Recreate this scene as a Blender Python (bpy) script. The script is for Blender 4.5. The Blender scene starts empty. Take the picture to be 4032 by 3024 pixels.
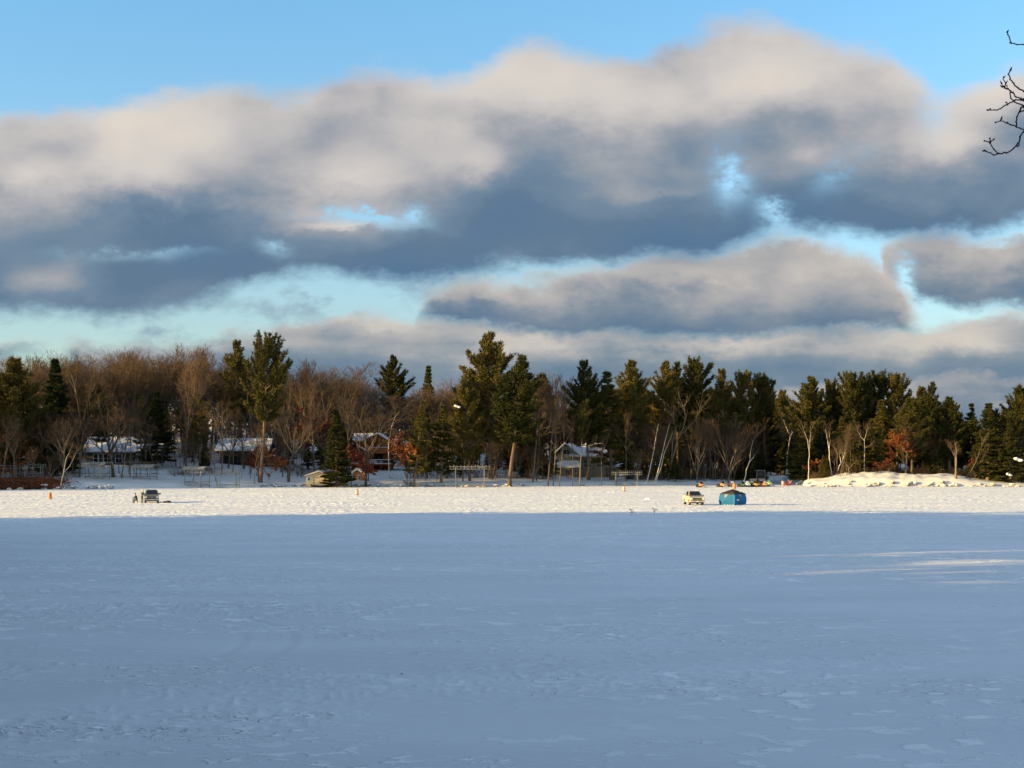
import bpy, bmesh, math, random
import numpy as np
from mathutils import Vector, Matrix

# ------------------------------------------------------------------ basics
F, HC, YH = 5600.0, 6.4, 1800.0          # focal length (photo px), eye height (m), horizon row
EXPO = 1.3
WSTR = 0.10
C = bpy.context.scene.collection
rng = np.random.default_rng(7)
R = random.Random(11)
pi = math.pi

def wx(px, D): return (px - 2016.0) / F * D
def wz(py, D): return HC - (py - YH) / F * D
def sm(t):
    t = np.clip(t, 0, 1); return t * t * (3 - 2 * t)

# ------------------------------------------------------------------ numpy noise
_perm = np.random.default_rng(3).permutation(512)
def _hash(ix, iy):
    return _perm[(_perm[ix & 511] + iy) & 511]
def gnoise(x, y):
    x = np.asarray(x, float); y = np.asarray(y, float)
    ix = np.floor(x).astype(int); iy = np.floor(y).astype(int)
    fx = x - ix; fy = y - iy
    u = fx**3 * (fx * (fx * 6 - 15) + 10); v = fy**3 * (fy * (fy * 6 - 15) + 10)
    def g(i, j, dx, dy):
        a = _hash(i, j) * (2 * pi / 512)
        return np.cos(a) * dx + np.sin(a) * dy
    a = g(ix, iy, fx, fy); b = g(ix + 1, iy, fx - 1, fy)
    c = g(ix, iy + 1, fx, fy - 1); d = g(ix + 1, iy + 1, fx - 1, fy - 1)
    return (a + (b - a) * u + (c + (d - c) * u - a - (b - a) * u) * v) * 1.4
def fbm(x, y, o=4):
    s = 0; a = 1.0; t = 0
    for k in range(o):
        s = s + a * gnoise(x * 2**k + 17.3 * k, y * 2**k + 9.1 * k); t += a; a *= .5
    return s / t

# ------------------------------------------------------------------ mesh helpers
def mesh_np(name, V, Q, mat=None, smooth=False, T=None):
    """V (n,3) vertices, Q (m,4) quads, T (k,3) triangles"""
    me = bpy.data.meshes.new(name)
    V = np.asarray(V, np.float32)
    me.vertices.add(len(V)); me.vertices.foreach_set('co', V.ravel())
    parts = []; starts = []; n = 0
    if Q is not None and len(Q):
        Q = np.asarray(Q, np.int32); parts.append(Q.ravel()); starts.append(np.arange(len(Q)) * 4); n = len(Q) * 4
    if T is not None and len(T):
        T = np.asarray(T, np.int32); parts.append(T.ravel()); starts.append(n + np.arange(len(T)) * 3)
    L = np.concatenate(parts); S = np.concatenate(starts)
    me.loops.add(len(L)); me.loops.foreach_set('vertex_index', L.astype(np.int32))
    me.polygons.add(len(S)); me.polygons.foreach_set('loop_start', S.astype(np.int32))
    me.update(calc_edges=True); me.validate()
    if smooth: me.polygons.foreach_set('use_smooth', np.ones(len(me.polygons), bool))
    if mat: me.materials.append(mat)
    return me

def link(name, me, parent=None, loc=(0, 0, 0)):
    o = bpy.data.objects.new(name, me); C.objects.link(o)
    o.location = loc
    if parent is not None: o.parent = parent
    return o

def tag(o, label=None, cat=None, group=None, kind=None):
    if label: o['label'] = label
    if cat: o['category'] = cat
    if group: o['group'] = group
    if kind: o['kind'] = kind
    return o

def thing(name, label, cat, loc=(0, 0, 0), rz=0.0, group=None):
    o = bpy.data.objects.new(name, None); C.objects.link(o)
    o.location = loc; o.rotation_euler = (0, 0, rz); o.empty_display_size = .2
    return tag(o, label, cat, group)

def dup(root, loc, rz=0.0, label=None, group=None, cat=None, scale=None, tilt=(0, 0)):
    r = root.copy(); C.objects.link(r); r.location = loc
    r.rotation_euler = (tilt[0], tilt[1], rz)
    if scale: r.scale = scale
    if label: r['label'] = label
    if group: r['group'] = group
    if cat: r['category'] = cat
    for ch in list(root.children):
        c = ch.copy(); C.objects.link(c); c.parent = r
        for g in list(ch.children):
            d = g.copy(); C.objects.link(d); d.parent = c
    return r

def tubes(S, k=4):
    """S rows: p0(3) p1(3) r0 r1 -> V,Q of prisms"""
    S = np.asarray(S, float)
    p0, p1, r0, r1 = S[:, :3], S[:, 3:6], S[:, 6], S[:, 7]
    ax = p1 - p0; ln = np.linalg.norm(ax, axis=1, keepdims=True); ax = ax / np.maximum(ln, 1e-6)
    ref = np.where(np.abs(ax[:, 2:3]) > .9, np.array([[1., 0, 0]]), np.array([[0, 0, 1.]]))
    a = np.cross(ax, ref); a /= np.linalg.norm(a, axis=1, keepdims=True); b = np.cross(ax, a)
    V = np.zeros((len(S), 2 * k, 3))
    for i in range(k):
        t = 2 * pi * i / k
        o = math.cos(t) * a + math.sin(t) * b
        V[:, i] = p0 + o * r0[:, None]; V[:, k + i] = p1 + o * r1[:, None]
    base = (np.arange(len(S)) * 2 * k)[:, None]
    Q = np.concatenate([np.concatenate([base + i, base + (i + 1) % k, base + k + (i + 1) % k, base + k + i], 1) for i in range(k)])
    return V.reshape(-1, 3), Q

def blades(P, Dr, L, W, rg):
    """narrow leaf-like diamond faces from P along Dr"""
    P = np.asarray(P); Dr = np.asarray(Dr); n = len(P)
    rnd = rg.normal(size=(n, 3)); s = np.cross(Dr, rnd); s /= np.maximum(np.linalg.norm(s, axis=1, keepdims=True), 1e-6)
    L = np.asarray(L).reshape(-1, 1); W = np.asarray(W).reshape(-1, 1)
    mid = P + Dr * L * .45
    V = np.stack([P, mid + s * W * .5, P + Dr * L, mid - s * W * .5], 1).reshape(-1, 3)
    Q = np.arange(n * 4).reshape(-1, 4)
    return V, Q

def cat_mesh(parts):
    Vs = []; Qs = []; n = 0
    for V, Q in parts:
        if len(V) == 0: continue
        Vs.append(V); Qs.append(np.asarray(Q) + n); n += len(V)
    return np.concatenate(Vs), np.concatenate(Qs)

class MB:
    """collects simple solids, built as one mesh object"""
    def __init__(s): s.v = []; s.f = []
    def add(s, vs, fs):
        n = len(s.v); s.v += [tuple(map(float, p)) for p in vs]; s.f += [tuple(i + n for i in f) for f in fs]; return s
    def box(s, x0, x1, y0, y1, z0, z1):
        return s.add([(x0,y0,z0),(x1,y0,z0),(x1,y1,z0),(x0,y1,z0),(x0,y0,z1),(x1,y0,z1),(x1,y1,z1),(x0,y1,z1)],
                     [(3,2,1,0),(4,5,6,7),(0,1,5,4),(1,2,6,5),(2,3,7,6),(3,0,4,7)])
    def prism_y(s, poly, y0, y1):          # poly in (x,z), counter-clockwise seen from -y
        n = len(poly)
        vs = [(x, y0, z) for x, z in poly] + [(x, y1, z) for x, z in poly]
        return s.add(vs, [tuple(range(n)), tuple(range(2*n-1, n-1, -1))] + [((i+1) % n, i, n+i, n+(i+1) % n) for i in range(n)])
    def prism_x(s, poly, x0, x1):          # poly in (y,z)
        n = len(poly)
        vs = [(x0, y, z) for y, z in poly] + [(x1, y, z) for y, z in poly]
        return s.add(vs, [tuple(range(n)), tuple(range(2*n-1, n-1, -1))] + [((i+1) % n, i, n+i, n+(i+1) % n) for i in range(n)])
    def tube(s, p0, p1, r, k=6, r1=None):
        V, Q = tubes([list(p0) + list(p1) + [r, r if r1 is None else r1]], k)
        n = len(s.v); s.add(V, [tuple(q) for q in Q])
        s.f.append(tuple(n + i for i in range(k))); s.f.append(tuple(n + 2*k - 1 - i for i in range(k)))
        return s
    def lathe(s, prof, k=16, c=(0, 0, 0)):
        n = len(prof); vs = []; fs = []
        for r, z in prof:
            for i in range(k):
                a = 2*pi*i/k; vs.append((c[0]+r*math.cos(a), c[1]+r*math.sin(a), c[2]+z))
        for j in range(n-1):
            for i in range(k):
                fs.append((j*k+i, j*k+(i+1) % k, (j+1)*k+(i+1) % k, (j+1)*k+i))
        fs.append(tuple(range(k-1, -1, -1))); fs.append(tuple((n-1)*k+i for i in range(k)))
        return s.add(vs, fs)
    def ball(s, c, r, k=10, m=6, jit=0.0, seed=0):
        q = random.Random(seed); vs = []; fs = []
        rx, ry, rz = (r, r, r) if not hasattr(r, '__len__') else r
        for j in range(m+1):
            th = pi*j/m
            for i in range(k):
                a = 2*pi*i/k; w = 1 + q.uniform(-jit, jit)
                vs.append((c[0]+rx*w*math.sin(th)*math.cos(a), c[1]+ry*w*math.sin(th)*math.sin(a), c[2]+rz*w*math.cos(th)))
        for j in range(m):
            for i in range(k):
                fs.append((j*k+i, (j+1)*k+i, (j+1)*k+(i+1) % k, j*k+(i+1) % k))
        return s.add(vs, fs)
    def build(s, name, mat, parent=None, loc=(0, 0, 0), bevel=0, smooth=False):
        me = bpy.data.meshes.new(name); me.from_pydata(s.v, [], s.f); me.validate()
        me.materials.append(mat)
        bm = bmesh.new(); bm.from_mesh(me)
        bmesh.ops.remove_doubles(bm, verts=bm.verts, dist=1e-4)
        if bevel:
            bmesh.ops.bevel(bm, geom=[e for e in bm.edges if len(e.link_faces) == 2 and e.calc_face_angle(0) > .5], offset=bevel, segments=2, affect='EDGES', profile=.6)
        bmesh.ops.recalc_face_normals(bm, faces=bm.faces)
        bm.to_mesh(me); bm.free()
        if smooth:
            for p in me.polygons: p.use_smooth = True
        return link(name, me, parent, loc)

# ------------------------------------------------------------------ materials
def mat(name, col, col2=None, rough=.8, scale=2.0, detail=4, bump=0.0, bscale=8.0, spec=.25, metal=0.0, stretch=(1, 1, 1), ramp=(.35, .65), emit=0):
    m = bpy.data.materials.new(name); m.use_nodes = True
    nt = m.node_tree; b = nt.nodes['Principled BSDF']
    b.inputs['Roughness'].default_value = rough; b.inputs['Metallic'].default_value = metal
    b.inputs['Specular IOR Level'].default_value = spec
    b.inputs['Base Color'].default_value = (*col, 1)
    tc = nt.nodes.new('ShaderNodeTexCoord'); mp = nt.nodes.new('ShaderNodeMapping'); mp.inputs['Scale'].default_value = stretch
    nt.links.new(tc.outputs['Object'], mp.inputs[0])
    if col2:
        nz = nt.nodes.new('ShaderNodeTexNoise'); nz.inputs['Scale'].default_value = scale; nz.inputs['Detail'].default_value = detail
        nt.links.new(mp.outputs[0], nz.inputs['Vector'])
        r = nt.nodes.new('ShaderNodeValToRGB'); r.color_ramp.elements[0].position = ramp[0]; r.color_ramp.elements[1].position = ramp[1]
        r.color_ramp.elements[0].color = (*col, 1); r.color_ramp.elements[1].color = (*col2, 1)
        nt.links.new(nz.outputs[0], r.inputs[0]); nt.links.new(r.outputs[0], b.inputs['Base Color'])
    if bump:
        n2 = nt.nodes.new('ShaderNodeTexNoise'); n2.inputs['Scale'].default_value = bscale; n2.inputs['Detail'].default_value = 5
        nt.links.new(mp.outputs[0], n2.inputs['Vector'])
        bp = nt.nodes.new('ShaderNodeBump'); bp.inputs['Strength'].default_value = bump; bp.inputs['Distance'].default_value = .1
        nt.links.new(n2.outputs[0], bp.inputs['Height']); nt.links.new(bp.outputs[0], b.inputs['Normal'])
    return m

def planks(name, col, col2, scale=3.0, axis='Z', dist=.02):
    """horizontal boards / logs: a wave that only bumps and slightly tints"""
    m = mat(name, col, col2, scale=1.2)
    nt = m.node_tree; b = nt.nodes['Principled BSDF']; tc = nt.nodes['Texture Coordinate']
    w = nt.nodes.new('ShaderNodeTexWave'); w.bands_direction = axis; w.inputs['Scale'].default_value = scale; w.inputs['Distortion'].default_value = .3
    nt.links.new(tc.outputs['Object'], w.inputs['Vector'])
    bp = nt.nodes.new('ShaderNodeBump'); bp.inputs['Distance'].default_value = dist; bp.inputs['Strength'].default_value = .8
    nt.links.new(w.outputs['Fac'], bp.inputs['Height']); nt.links.new(bp.outputs[0], b.inputs['Normal'])
    return m

def tree_mat(name, c1, c2, rough=.85, scale=.35, spec=.1, trans=0.0):
    """colour differs from tree to tree (object random) and from bough to bough (noise)"""
    m = bpy.data.materials.new(name); m.use_nodes = True
    nt = m.node_tree; b = nt.nodes['Principled BSDF']; b.inputs['Roughness'].default_value = rough; b.inputs['Specular IOR Level'].default_value = spec
    g = nt.nodes.new('ShaderNodeNewGeometry'); oi = nt.nodes.new('ShaderNodeObjectInfo')
    nz = nt.nodes.new('ShaderNodeTexNoise'); nz.inputs['Scale'].default_value = scale; nz.inputs['Detail'].default_value = 3
    nt.links.new(g.outputs['Position'], nz.inputs['Vector'])
    a = nt.nodes.new('ShaderNodeMath'); a.operation = 'MULTIPLY_ADD'; a.inputs[1].default_value = .5; a.inputs[2].default_value = -.25
    nt.links.new(oi.outputs['Random'], a.inputs[0])
    s = nt.nodes.new('ShaderNodeMath'); s.operation = 'ADD'; nt.links.new(nz.outputs[0], s.inputs[0]); nt.links.new(a.outputs[0], s.inputs[1])
    r = nt.nodes.new('ShaderNodeValToRGB'); r.color_ramp.elements[0].position = .3; r.color_ramp.elements[1].position = .7
    r.color_ramp.elements[0].color = (*c1, 1); r.color_ramp.elements[1].color = (*c2, 1)
    nt.links.new(s.outputs[0], r.inputs[0]); nt.links.new(r.outputs[0], b.inputs['Base Color'])
    return m

def snow_mat(name, col=(.86, .865, .88), col2=(.80, .81, .83), bump=.35, bscale=1.2, fine=9.0, aniso=(1, 1, 1)):
    m = bpy.data.materials.new(name); m.use_nodes = True
    nt = m.node_tree; b = nt.nodes['Principled BSDF']; b.inputs['Roughness'].default_value = .65; b.inputs['Specular IOR Level'].default_value = .12
    tc = nt.nodes.new('ShaderNodeTexCoord'); mp = nt.nodes.new('ShaderNodeMapping'); mp.inputs['Scale'].default_value = aniso
    nt.links.new(tc.outputs['Object'], mp.inputs[0])
    n1 = nt.nodes.new('ShaderNodeTexNoise'); n1.inputs['Scale'].default_value = bscale; n1.inputs['Detail'].default_value = 6
    n2 = nt.nodes.new('ShaderNodeTexNoise'); n2.inputs['Scale'].default_value = fine; n2.inputs['Detail'].default_value = 4
    n3 = nt.nodes.new('ShaderNodeTexNoise'); n3.inputs['Scale'].default_value = .12; n3.inputs['Detail'].default_value = 5
    for n in (n1, n2, n3): nt.links.new(mp.outputs[0], n.inputs['Vector'])
    ad = nt.nodes.new('ShaderNodeMath'); ad.operation = 'MULTIPLY_ADD'; ad.inputs[1].default_value = .25
    nt.links.new(n2.outputs[0], ad.inputs[0]); nt.links.new(n1.outputs[0], ad.inputs[2])
    bp = nt.nodes.new('ShaderNodeBump'); bp.inputs['Strength'].default_value = bump; bp.inputs['Distance'].default_value = .12
    nt.links.new(ad.outputs[0], bp.inputs['Height']); nt.links.new(bp.outputs[0], b.inputs['Normal'])
    r = nt.nodes.new('ShaderNodeValToRGB'); r.color_ramp.elements[0].position = .38; r.color_ramp.elements[1].position = .62
    r.color_ramp.elements[0].color = (*col2, 1); r.color_ramp.elements[1].color = (*col, 1)
    nt.links.new(n3.outputs[0], r.inputs[0]); nt.links.new(r.outputs[0], b.inputs['Base Color'])
    return m

def capped_mat(name, col, col2, lo=.35, hi=.6, scale=1.5):
    """rock, grass or earth that wears settled snow on its upward faces"""
    m = mat(name, col, col2, scale=scale, bump=.6, bscale=5)
    nt = m.node_tree; b = nt.nodes['Principled BSDF']
    src = b.inputs['Base Color'].links[0].from_socket
    g = nt.nodes.new('ShaderNodeNewGeometry'); sx = nt.nodes.new('ShaderNodeSeparateXYZ'); nt.links.new(g.outputs['Normal'], sx.inputs[0])
    nz = nt.nodes.new('ShaderNodeTexNoise'); nz.inputs['Scale'].default_value = 1.6; nt.links.new(g.outputs['Position'], nz.inputs['Vector'])
    a = nt.nodes.new('ShaderNodeMath'); a.operation = 'MULTIPLY_ADD'; a.inputs[1].default_value = .6; nt.links.new(nz.outputs[0], a.inputs[0]); nt.links.new(sx.outputs['Z'], a.inputs[2])
    mr = nt.nodes.new('ShaderNodeMapRange'); mr.inputs['From Min'].default_value = lo + .3; mr.inputs['From Max'].default_value = hi + .3
    nt.links.new(a.outputs[0], mr.inputs[0])
    mx = nt.nodes.new('ShaderNodeMix'); mx.data_type = 'RGBA'
    nt.links.new(mr.outputs[0], mx.inputs['Factor']); nt.links.new(src, mx.inputs['A']); mx.inputs['B'].default_value = (.84, .86, .9, 1)
    nt.links.new(mx.outputs['Result'], b.inputs['Base Color'])
    return m

def lake_mat():
    """wind-packed crust: smooth hollows, and patches combed into fine streaks of a paler base colour"""
    m = snow_mat('lake_snow', bump=.36, bscale=1.1, fine=6, aniso=(.55, 1.6, 1)); nt = m.node_tree; b = nt.nodes['Principled BSDF']
    tc = nt.nodes['Texture Coordinate']
    def nz(sc, rot, scale, det, rough=.55):
        mp = nt.nodes.new('ShaderNodeMapping'); mp.inputs['Scale'].default_value = sc; mp.inputs['Rotation'].default_value = (0, 0, rot); nt.links.new(tc.outputs['Object'], mp.inputs[0])
        n = nt.nodes.new('ShaderNodeTexNoise'); n.inputs['Scale'].default_value = scale; n.inputs['Detail'].default_value = det; n.inputs['Roughness'].default_value = rough
        nt.links.new(mp.outputs[0], n.inputs['Vector']); return n.outputs[0]
    def rng_(v, a, c):
        r = nt.nodes.new('ShaderNodeMapRange'); r.interpolation_type = 'SMOOTHSTEP'; r.inputs['From Min'].default_value = a; r.inputs['From Max'].default_value = c; nt.links.new(v, r.inputs[0]); return r.outputs[0]
    def mul(a, c, op='MULTIPLY'):
        n = nt.nodes.new('ShaderNodeMath'); n.operation = op
        for i, q in enumerate((a, c)):
            if isinstance(q, float): n.inputs[i].default_value = q
            else: nt.links.new(q, n.inputs[i])
        return n.outputs[0]
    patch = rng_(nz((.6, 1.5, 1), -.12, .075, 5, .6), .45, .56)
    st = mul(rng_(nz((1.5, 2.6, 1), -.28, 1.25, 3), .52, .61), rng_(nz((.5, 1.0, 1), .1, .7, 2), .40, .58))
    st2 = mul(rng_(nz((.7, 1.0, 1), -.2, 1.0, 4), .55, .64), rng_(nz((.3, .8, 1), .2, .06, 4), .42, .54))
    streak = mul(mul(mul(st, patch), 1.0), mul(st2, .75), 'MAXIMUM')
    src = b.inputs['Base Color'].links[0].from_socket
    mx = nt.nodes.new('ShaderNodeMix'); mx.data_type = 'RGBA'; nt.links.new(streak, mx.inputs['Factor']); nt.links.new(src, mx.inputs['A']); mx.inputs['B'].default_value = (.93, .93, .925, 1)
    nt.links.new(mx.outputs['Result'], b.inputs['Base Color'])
    bp = nt.nodes.new('ShaderNodeBump'); bp.inputs['Strength'].default_value = 1.0; bp.inputs['Distance'].default_value = .065
    nt.links.new(streak, bp.inputs['Height']); old = b.inputs['Normal'].links[0].from_socket; nt.links.new(old, bp.inputs['Normal']); nt.links.new(bp.outputs[0], b.inputs['Normal'])
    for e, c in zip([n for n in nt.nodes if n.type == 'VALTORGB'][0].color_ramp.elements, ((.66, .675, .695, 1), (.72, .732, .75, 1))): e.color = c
    return m

M = dict(
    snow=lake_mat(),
    snow2=snow_mat('bank_snow', (.68, .665, .635), (.58, .565, .54), bump=.5, bscale=.8, fine=5),
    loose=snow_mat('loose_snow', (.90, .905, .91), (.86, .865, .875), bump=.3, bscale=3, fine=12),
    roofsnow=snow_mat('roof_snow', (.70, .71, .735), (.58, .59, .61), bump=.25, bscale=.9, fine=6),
    bark=tree_mat('bark', (.088, .068, .049), (.160, .125, .087), scale=1.6),
    pinebark=tree_mat('pine_bark', (.11, .078, .055), (.19, .14, .095), scale=1.6),
    twig=tree_mat('twigs', (.068, .045, .030), (.114, .074, .046), scale=.12),
    birch=tree_mat('birch_bark', (.38, .33, .26), (.58, .52, .43), scale=2.5),
    pine=tree_mat('pine_needles', (.032, .036, .009), (.098, .080, .020), scale=.3),
    spruce=tree_mat('spruce_needles', (.021, .029, .009), (.072, .068, .017), scale=.35),
    orange=tree_mat('orange_leaves', (.17, .055, .018), (.27, .098, .034), scale=.8),
    red=tree_mat('russet_leaves', (.10, .027, .018), (.18, .052, .030), scale=.8),
    rock=capped_mat('snowy_rock', (.20, .16, .12), (.32, .26, .19), .45, .7),
    rust=capped_mat('russet_grass', (.085, .030, .012), (.17, .062, .024), .93, 1.05, 3),
    white=mat('white_paint', (.62, .62, .60), (.72, .72, .70), rough=.5),
    glass=mat('window_glass', (.012, .016, .024), rough=.08, spec=.5),
    dkwall=planks('dark_siding', (.035, .038, .048), (.05, .053, .062), 4),
    brwall=planks('brown_siding', (.055, .040, .030), (.08, .058, .042), 4),
    log=planks('log_wall', (.28, .085, .03), (.37, .13, .046), 3.0, dist=.06),
    logdk=planks('log_wall_dark', (.10, .040, .018), (.16, .065, .028), 3.0, dist=.06),
    beige=planks('beige_siding', (.60, .47, .28), (.66, .53, .33), 5),
    tan=planks('tan_siding', (.27, .235, .185), (.33, .29, .23), 4),
    brick=mat('orange_brick', (.36, .13, .06), (.46, .18, .08), scale=6),
    wood=mat('weathered_wood', (.15, .115, .085), (.24, .19, .14), scale=3, stretch=(1, 1, .2)),
    metal=mat('galvanised_frame', (.17, .165, .15), (.25, .245, .225), rough=.6, metal=.2),
    canvas=mat('canopy_canvas', (.20, .195, .17), (.30, .29, .25), scale=1.2, rough=.8),
    black=mat('black_plastic', (.014, .014, .016), rough=.45),
    rubber=mat('rubber', (.02, .02, .02), rough=.85),
)
# ------------------------------------------------------------------ sky, sun, camera
SUN_EL = math.radians(11.5); SUN_AZ = 18.0                  # shadows run right and a little away from us
lx_, ly_ = math.cos(math.radians(SUN_AZ)), math.sin(math.radians(SUN_AZ))
world = bpy.data.worlds.new('World'); bpy.context.scene.world = world; world.use_nodes = True
wt = world.node_tree; wt.nodes.clear()
class N:
    def __init__(s, nt): s.nt = nt
    def put(s, sock, v):
        if isinstance(v, (int, float)): sock.default_value = v
        elif isinstance(v, tuple): sock.default_value = v
        else: s.nt.links.new(v, sock)
    def m(s, op, a, b=None, c=None, clamp=False):
        n = s.nt.nodes.new('ShaderNodeMath'); n.operation = op; n.use_clamp = clamp
        s.put(n.inputs[0], a)
        if b is not None: s.put(n.inputs[1], b)
        if c is not None: s.put(n.inputs[2], c)
        return n.outputs[0]
    def ss(s, v, a, b):                      # smooth step of v from a to b
        n = s.nt.nodes.new('ShaderNodeMapRange'); n.interpolation_type = 'SMOOTHSTEP'
        s.put(n.inputs['Value'], v); s.put(n.inputs['From Min'], a); s.put(n.inputs['From Max'], b)
        return n.outputs[0]
    def noise(s, vec, scale, detail=5, rough=.55, w=0.0):
        n = s.nt.nodes.new('ShaderNodeTexNoise'); n.noise_dimensions = '4D'; n.inputs['W'].default_value = w
        n.inputs['Scale'].default_value = scale; n.inputs['Detail'].default_value = detail; n.inputs['Roughness'].default_value = rough
        s.nt.links.new(vec, n.inputs['Vector']); return n.outputs[0]
    def vec(s, x, y, z=0.0):
        n = s.nt.nodes.new('ShaderNodeCombineXYZ'); s.put(n.inputs[0], x); s.put(n.inputs[1], y); s.put(n.inputs[2], z); return n.outputs[0]
    def curve(s, a, pts):
        n = s.nt.nodes.new('ShaderNodeFloatCurve'); c = n.mapping.curves[0]
        pts = [(x / 2212, y / 1000) for x, y in pts]
        c.points[0].location = pts[0]; c.points[1].location = pts[-1]
        for p in pts[1:-1]: c.points.new(*p)
        n.mapping.update(); s.put(n.inputs['Value'], a); return n.outputs[0]
    def mix(s, f, a, b):
        n = s.nt.nodes.new('ShaderNodeMix'); n.data_type = 'RGBA'; s.put(n.inputs['Factor'], f); s.put(n.inputs['A'], a); s.put(n.inputs['B'], b); return n.outputs['Result']
    def gauss(s, a, b, x, y, sx, sy, tilt=0.0):
        da = s.m('SUBTRACT', a, x / 2212); db = s.m('SUBTRACT', b, y / 1000)
        if tilt: db = s.m('MULTIPLY_ADD', da, -tilt * 2.212, db)
        da = s.m('DIVIDE', da, sx / 2212); db = s.m('DIVIDE', db, sy / 1000)
        q = s.m('ADD', s.m('MULTIPLY', da, da), s.m('MULTIPLY', db, db))
        return s.m('POWER', 2.718, s.m('MULTIPLY', q, -1.0))
n = N(wt)
sky = wt.nodes.new('ShaderNodeTexSky'); sky.sky_type = 'NISHITA'; sky.sun_disc = False
sky.sun_elevation = SUN_EL; sky.sun_rotation = math.radians(270 - SUN_AZ)
sky.air_density = 1.0; sky.dust_density = .3; sky.ozone_density = 1.6; sky.altitude = 200
tc = wt.nodes.new('ShaderNodeTexCoord')
sp = wt.nodes.new('ShaderNodeSeparateXYZ'); wt.links.new(tc.outputs['Generated'], sp.inputs[0])
dy = n.m('MAXIMUM', sp.outputs['Y'], .05)
tx = n.m('DIVIDE', sp.outputs['X'], dy); tz = n.m('DIVIDE', sp.outputs['Z'], dy)
front = n.ss(sp.outputs['Y'], .35, .6)
a0 = n.m('MULTIPLY_ADD', tx, F / 4032, .5)                       # 0..1 across the bearing span of the view
b0 = n.m('MULTIPLY_ADD', tz, -F * 2212 / 4032 / 1000, YH * 2212 / 4032 / 1000)
P = n.vec(n.m('MULTIPLY', tx, 1.0), n.m('MULTIPLY', tz, 1.7))
w1 = n.m('SUBTRACT', n.noise(P, 7, 5, .5, 1.3), .5); w2 = n.m('SUBTRACT', n.noise(P, 9, 6, .55, 4.1), .5)
w3 = n.m('SUBTRACT', n.noise(P, 34, 5, .6, 7.7), .5)
a = n.m('MULTIPLY_ADD', w1, .075, a0)
w4 = n.m('SUBTRACT', n.noise(P, 95, 4, .6, 3.3), .5)
b = n.m('ADD', n.m('ADD', n.m('MULTIPLY_ADD', w2, .13, b0), n.m('MULTIPLY', w3, .065)), n.m('MULTIPLY', w4, .030))
# billow relief: the density a step towards the sun's side, subtracted
P2 = n.vec(n.m('ADD', tx, -.012), n.m('MULTIPLY_ADD', tz, 1.7, .035))
n1a = n.noise(P, 9, 2, .42, 2.2); n1b = n.noise(P2, 9, 2, .42, 2.2)
relief = n.m('SUBTRACT', n1a, n1b)
def lobes(off):
    v = wt.nodes.new('ShaderNodeTexVoronoi'); v.voronoi_dimensions = '2D'; v.feature = 'SMOOTH_F1'; v.inputs['Scale'].default_value = 8.0; v.inputs['Smoothness'].default_value = 1.0
    vx = n.m('MULTIPLY_ADD', w2, .10, n.m('ADD', tx, off[0])); vz = n.m('MULTIPLY_ADD', w1, .12, n.m('MULTIPLY_ADD', tz, 1.5, off[1]))
    wt.links.new(n.vec(vx, vz), v.inputs['Vector']); return v.outputs['Distance']
lobe = n.m('SUBTRACT', lobes((-.018, .038)), lobes((0, 0)))      # brighter on the side of each lobe that faces the sun
big = n.m('SUBTRACT', n.noise(P, 6, 3, .45, 9.4), .5)
K = 1.0 / (WSTR * 2 ** EXPO)
def srgb(r, g, bb): return tuple(((c / 255 / 12.92) if c / 255 <= .04045 else ((c / 255 + .055) / 1.055) ** 2.4) * K for c in (r, g, bb)) + (1,)
def ramp(fac, stops):
    r = wt.nodes.new('ShaderNodeValToRGB'); e = r.color_ramp
    e.elements[0].position, e.elements[0].color = stops[0]; e.elements[1].position, e.elements[1].color = stops[-1]
    for p, c in stops[1:-1]:
        x = e.elements.new(p); x.color = c
    n.put(r.inputs[0], fac); return r.outputs[0]
LIT = [(0, srgb(226, 216, 204)), (.20, srgb(212, 206, 201)), (.36, srgb(190, 187, 188)), (.50, srgb(152, 159, 169)), (.64, srgb(116, 138, 159)), (.80, srgb(97, 123, 149)), (1, srgb(88, 119, 151))]
LOW = [(0, srgb(216, 206, 194)), (.24, srgb(198, 192, 186)), (.46, srgb(167, 168, 171)), (.62, srgb(127, 142, 157)), (.80, srgb(102, 126, 150)), (1, srgb(92, 121, 149))]
bigs = n.m('SUBTRACT', n.noise(n.vec(tx, n.m('MULTIPLY', tz, 5.5)), 7, 4, .5, 6.4), .5)
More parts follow.
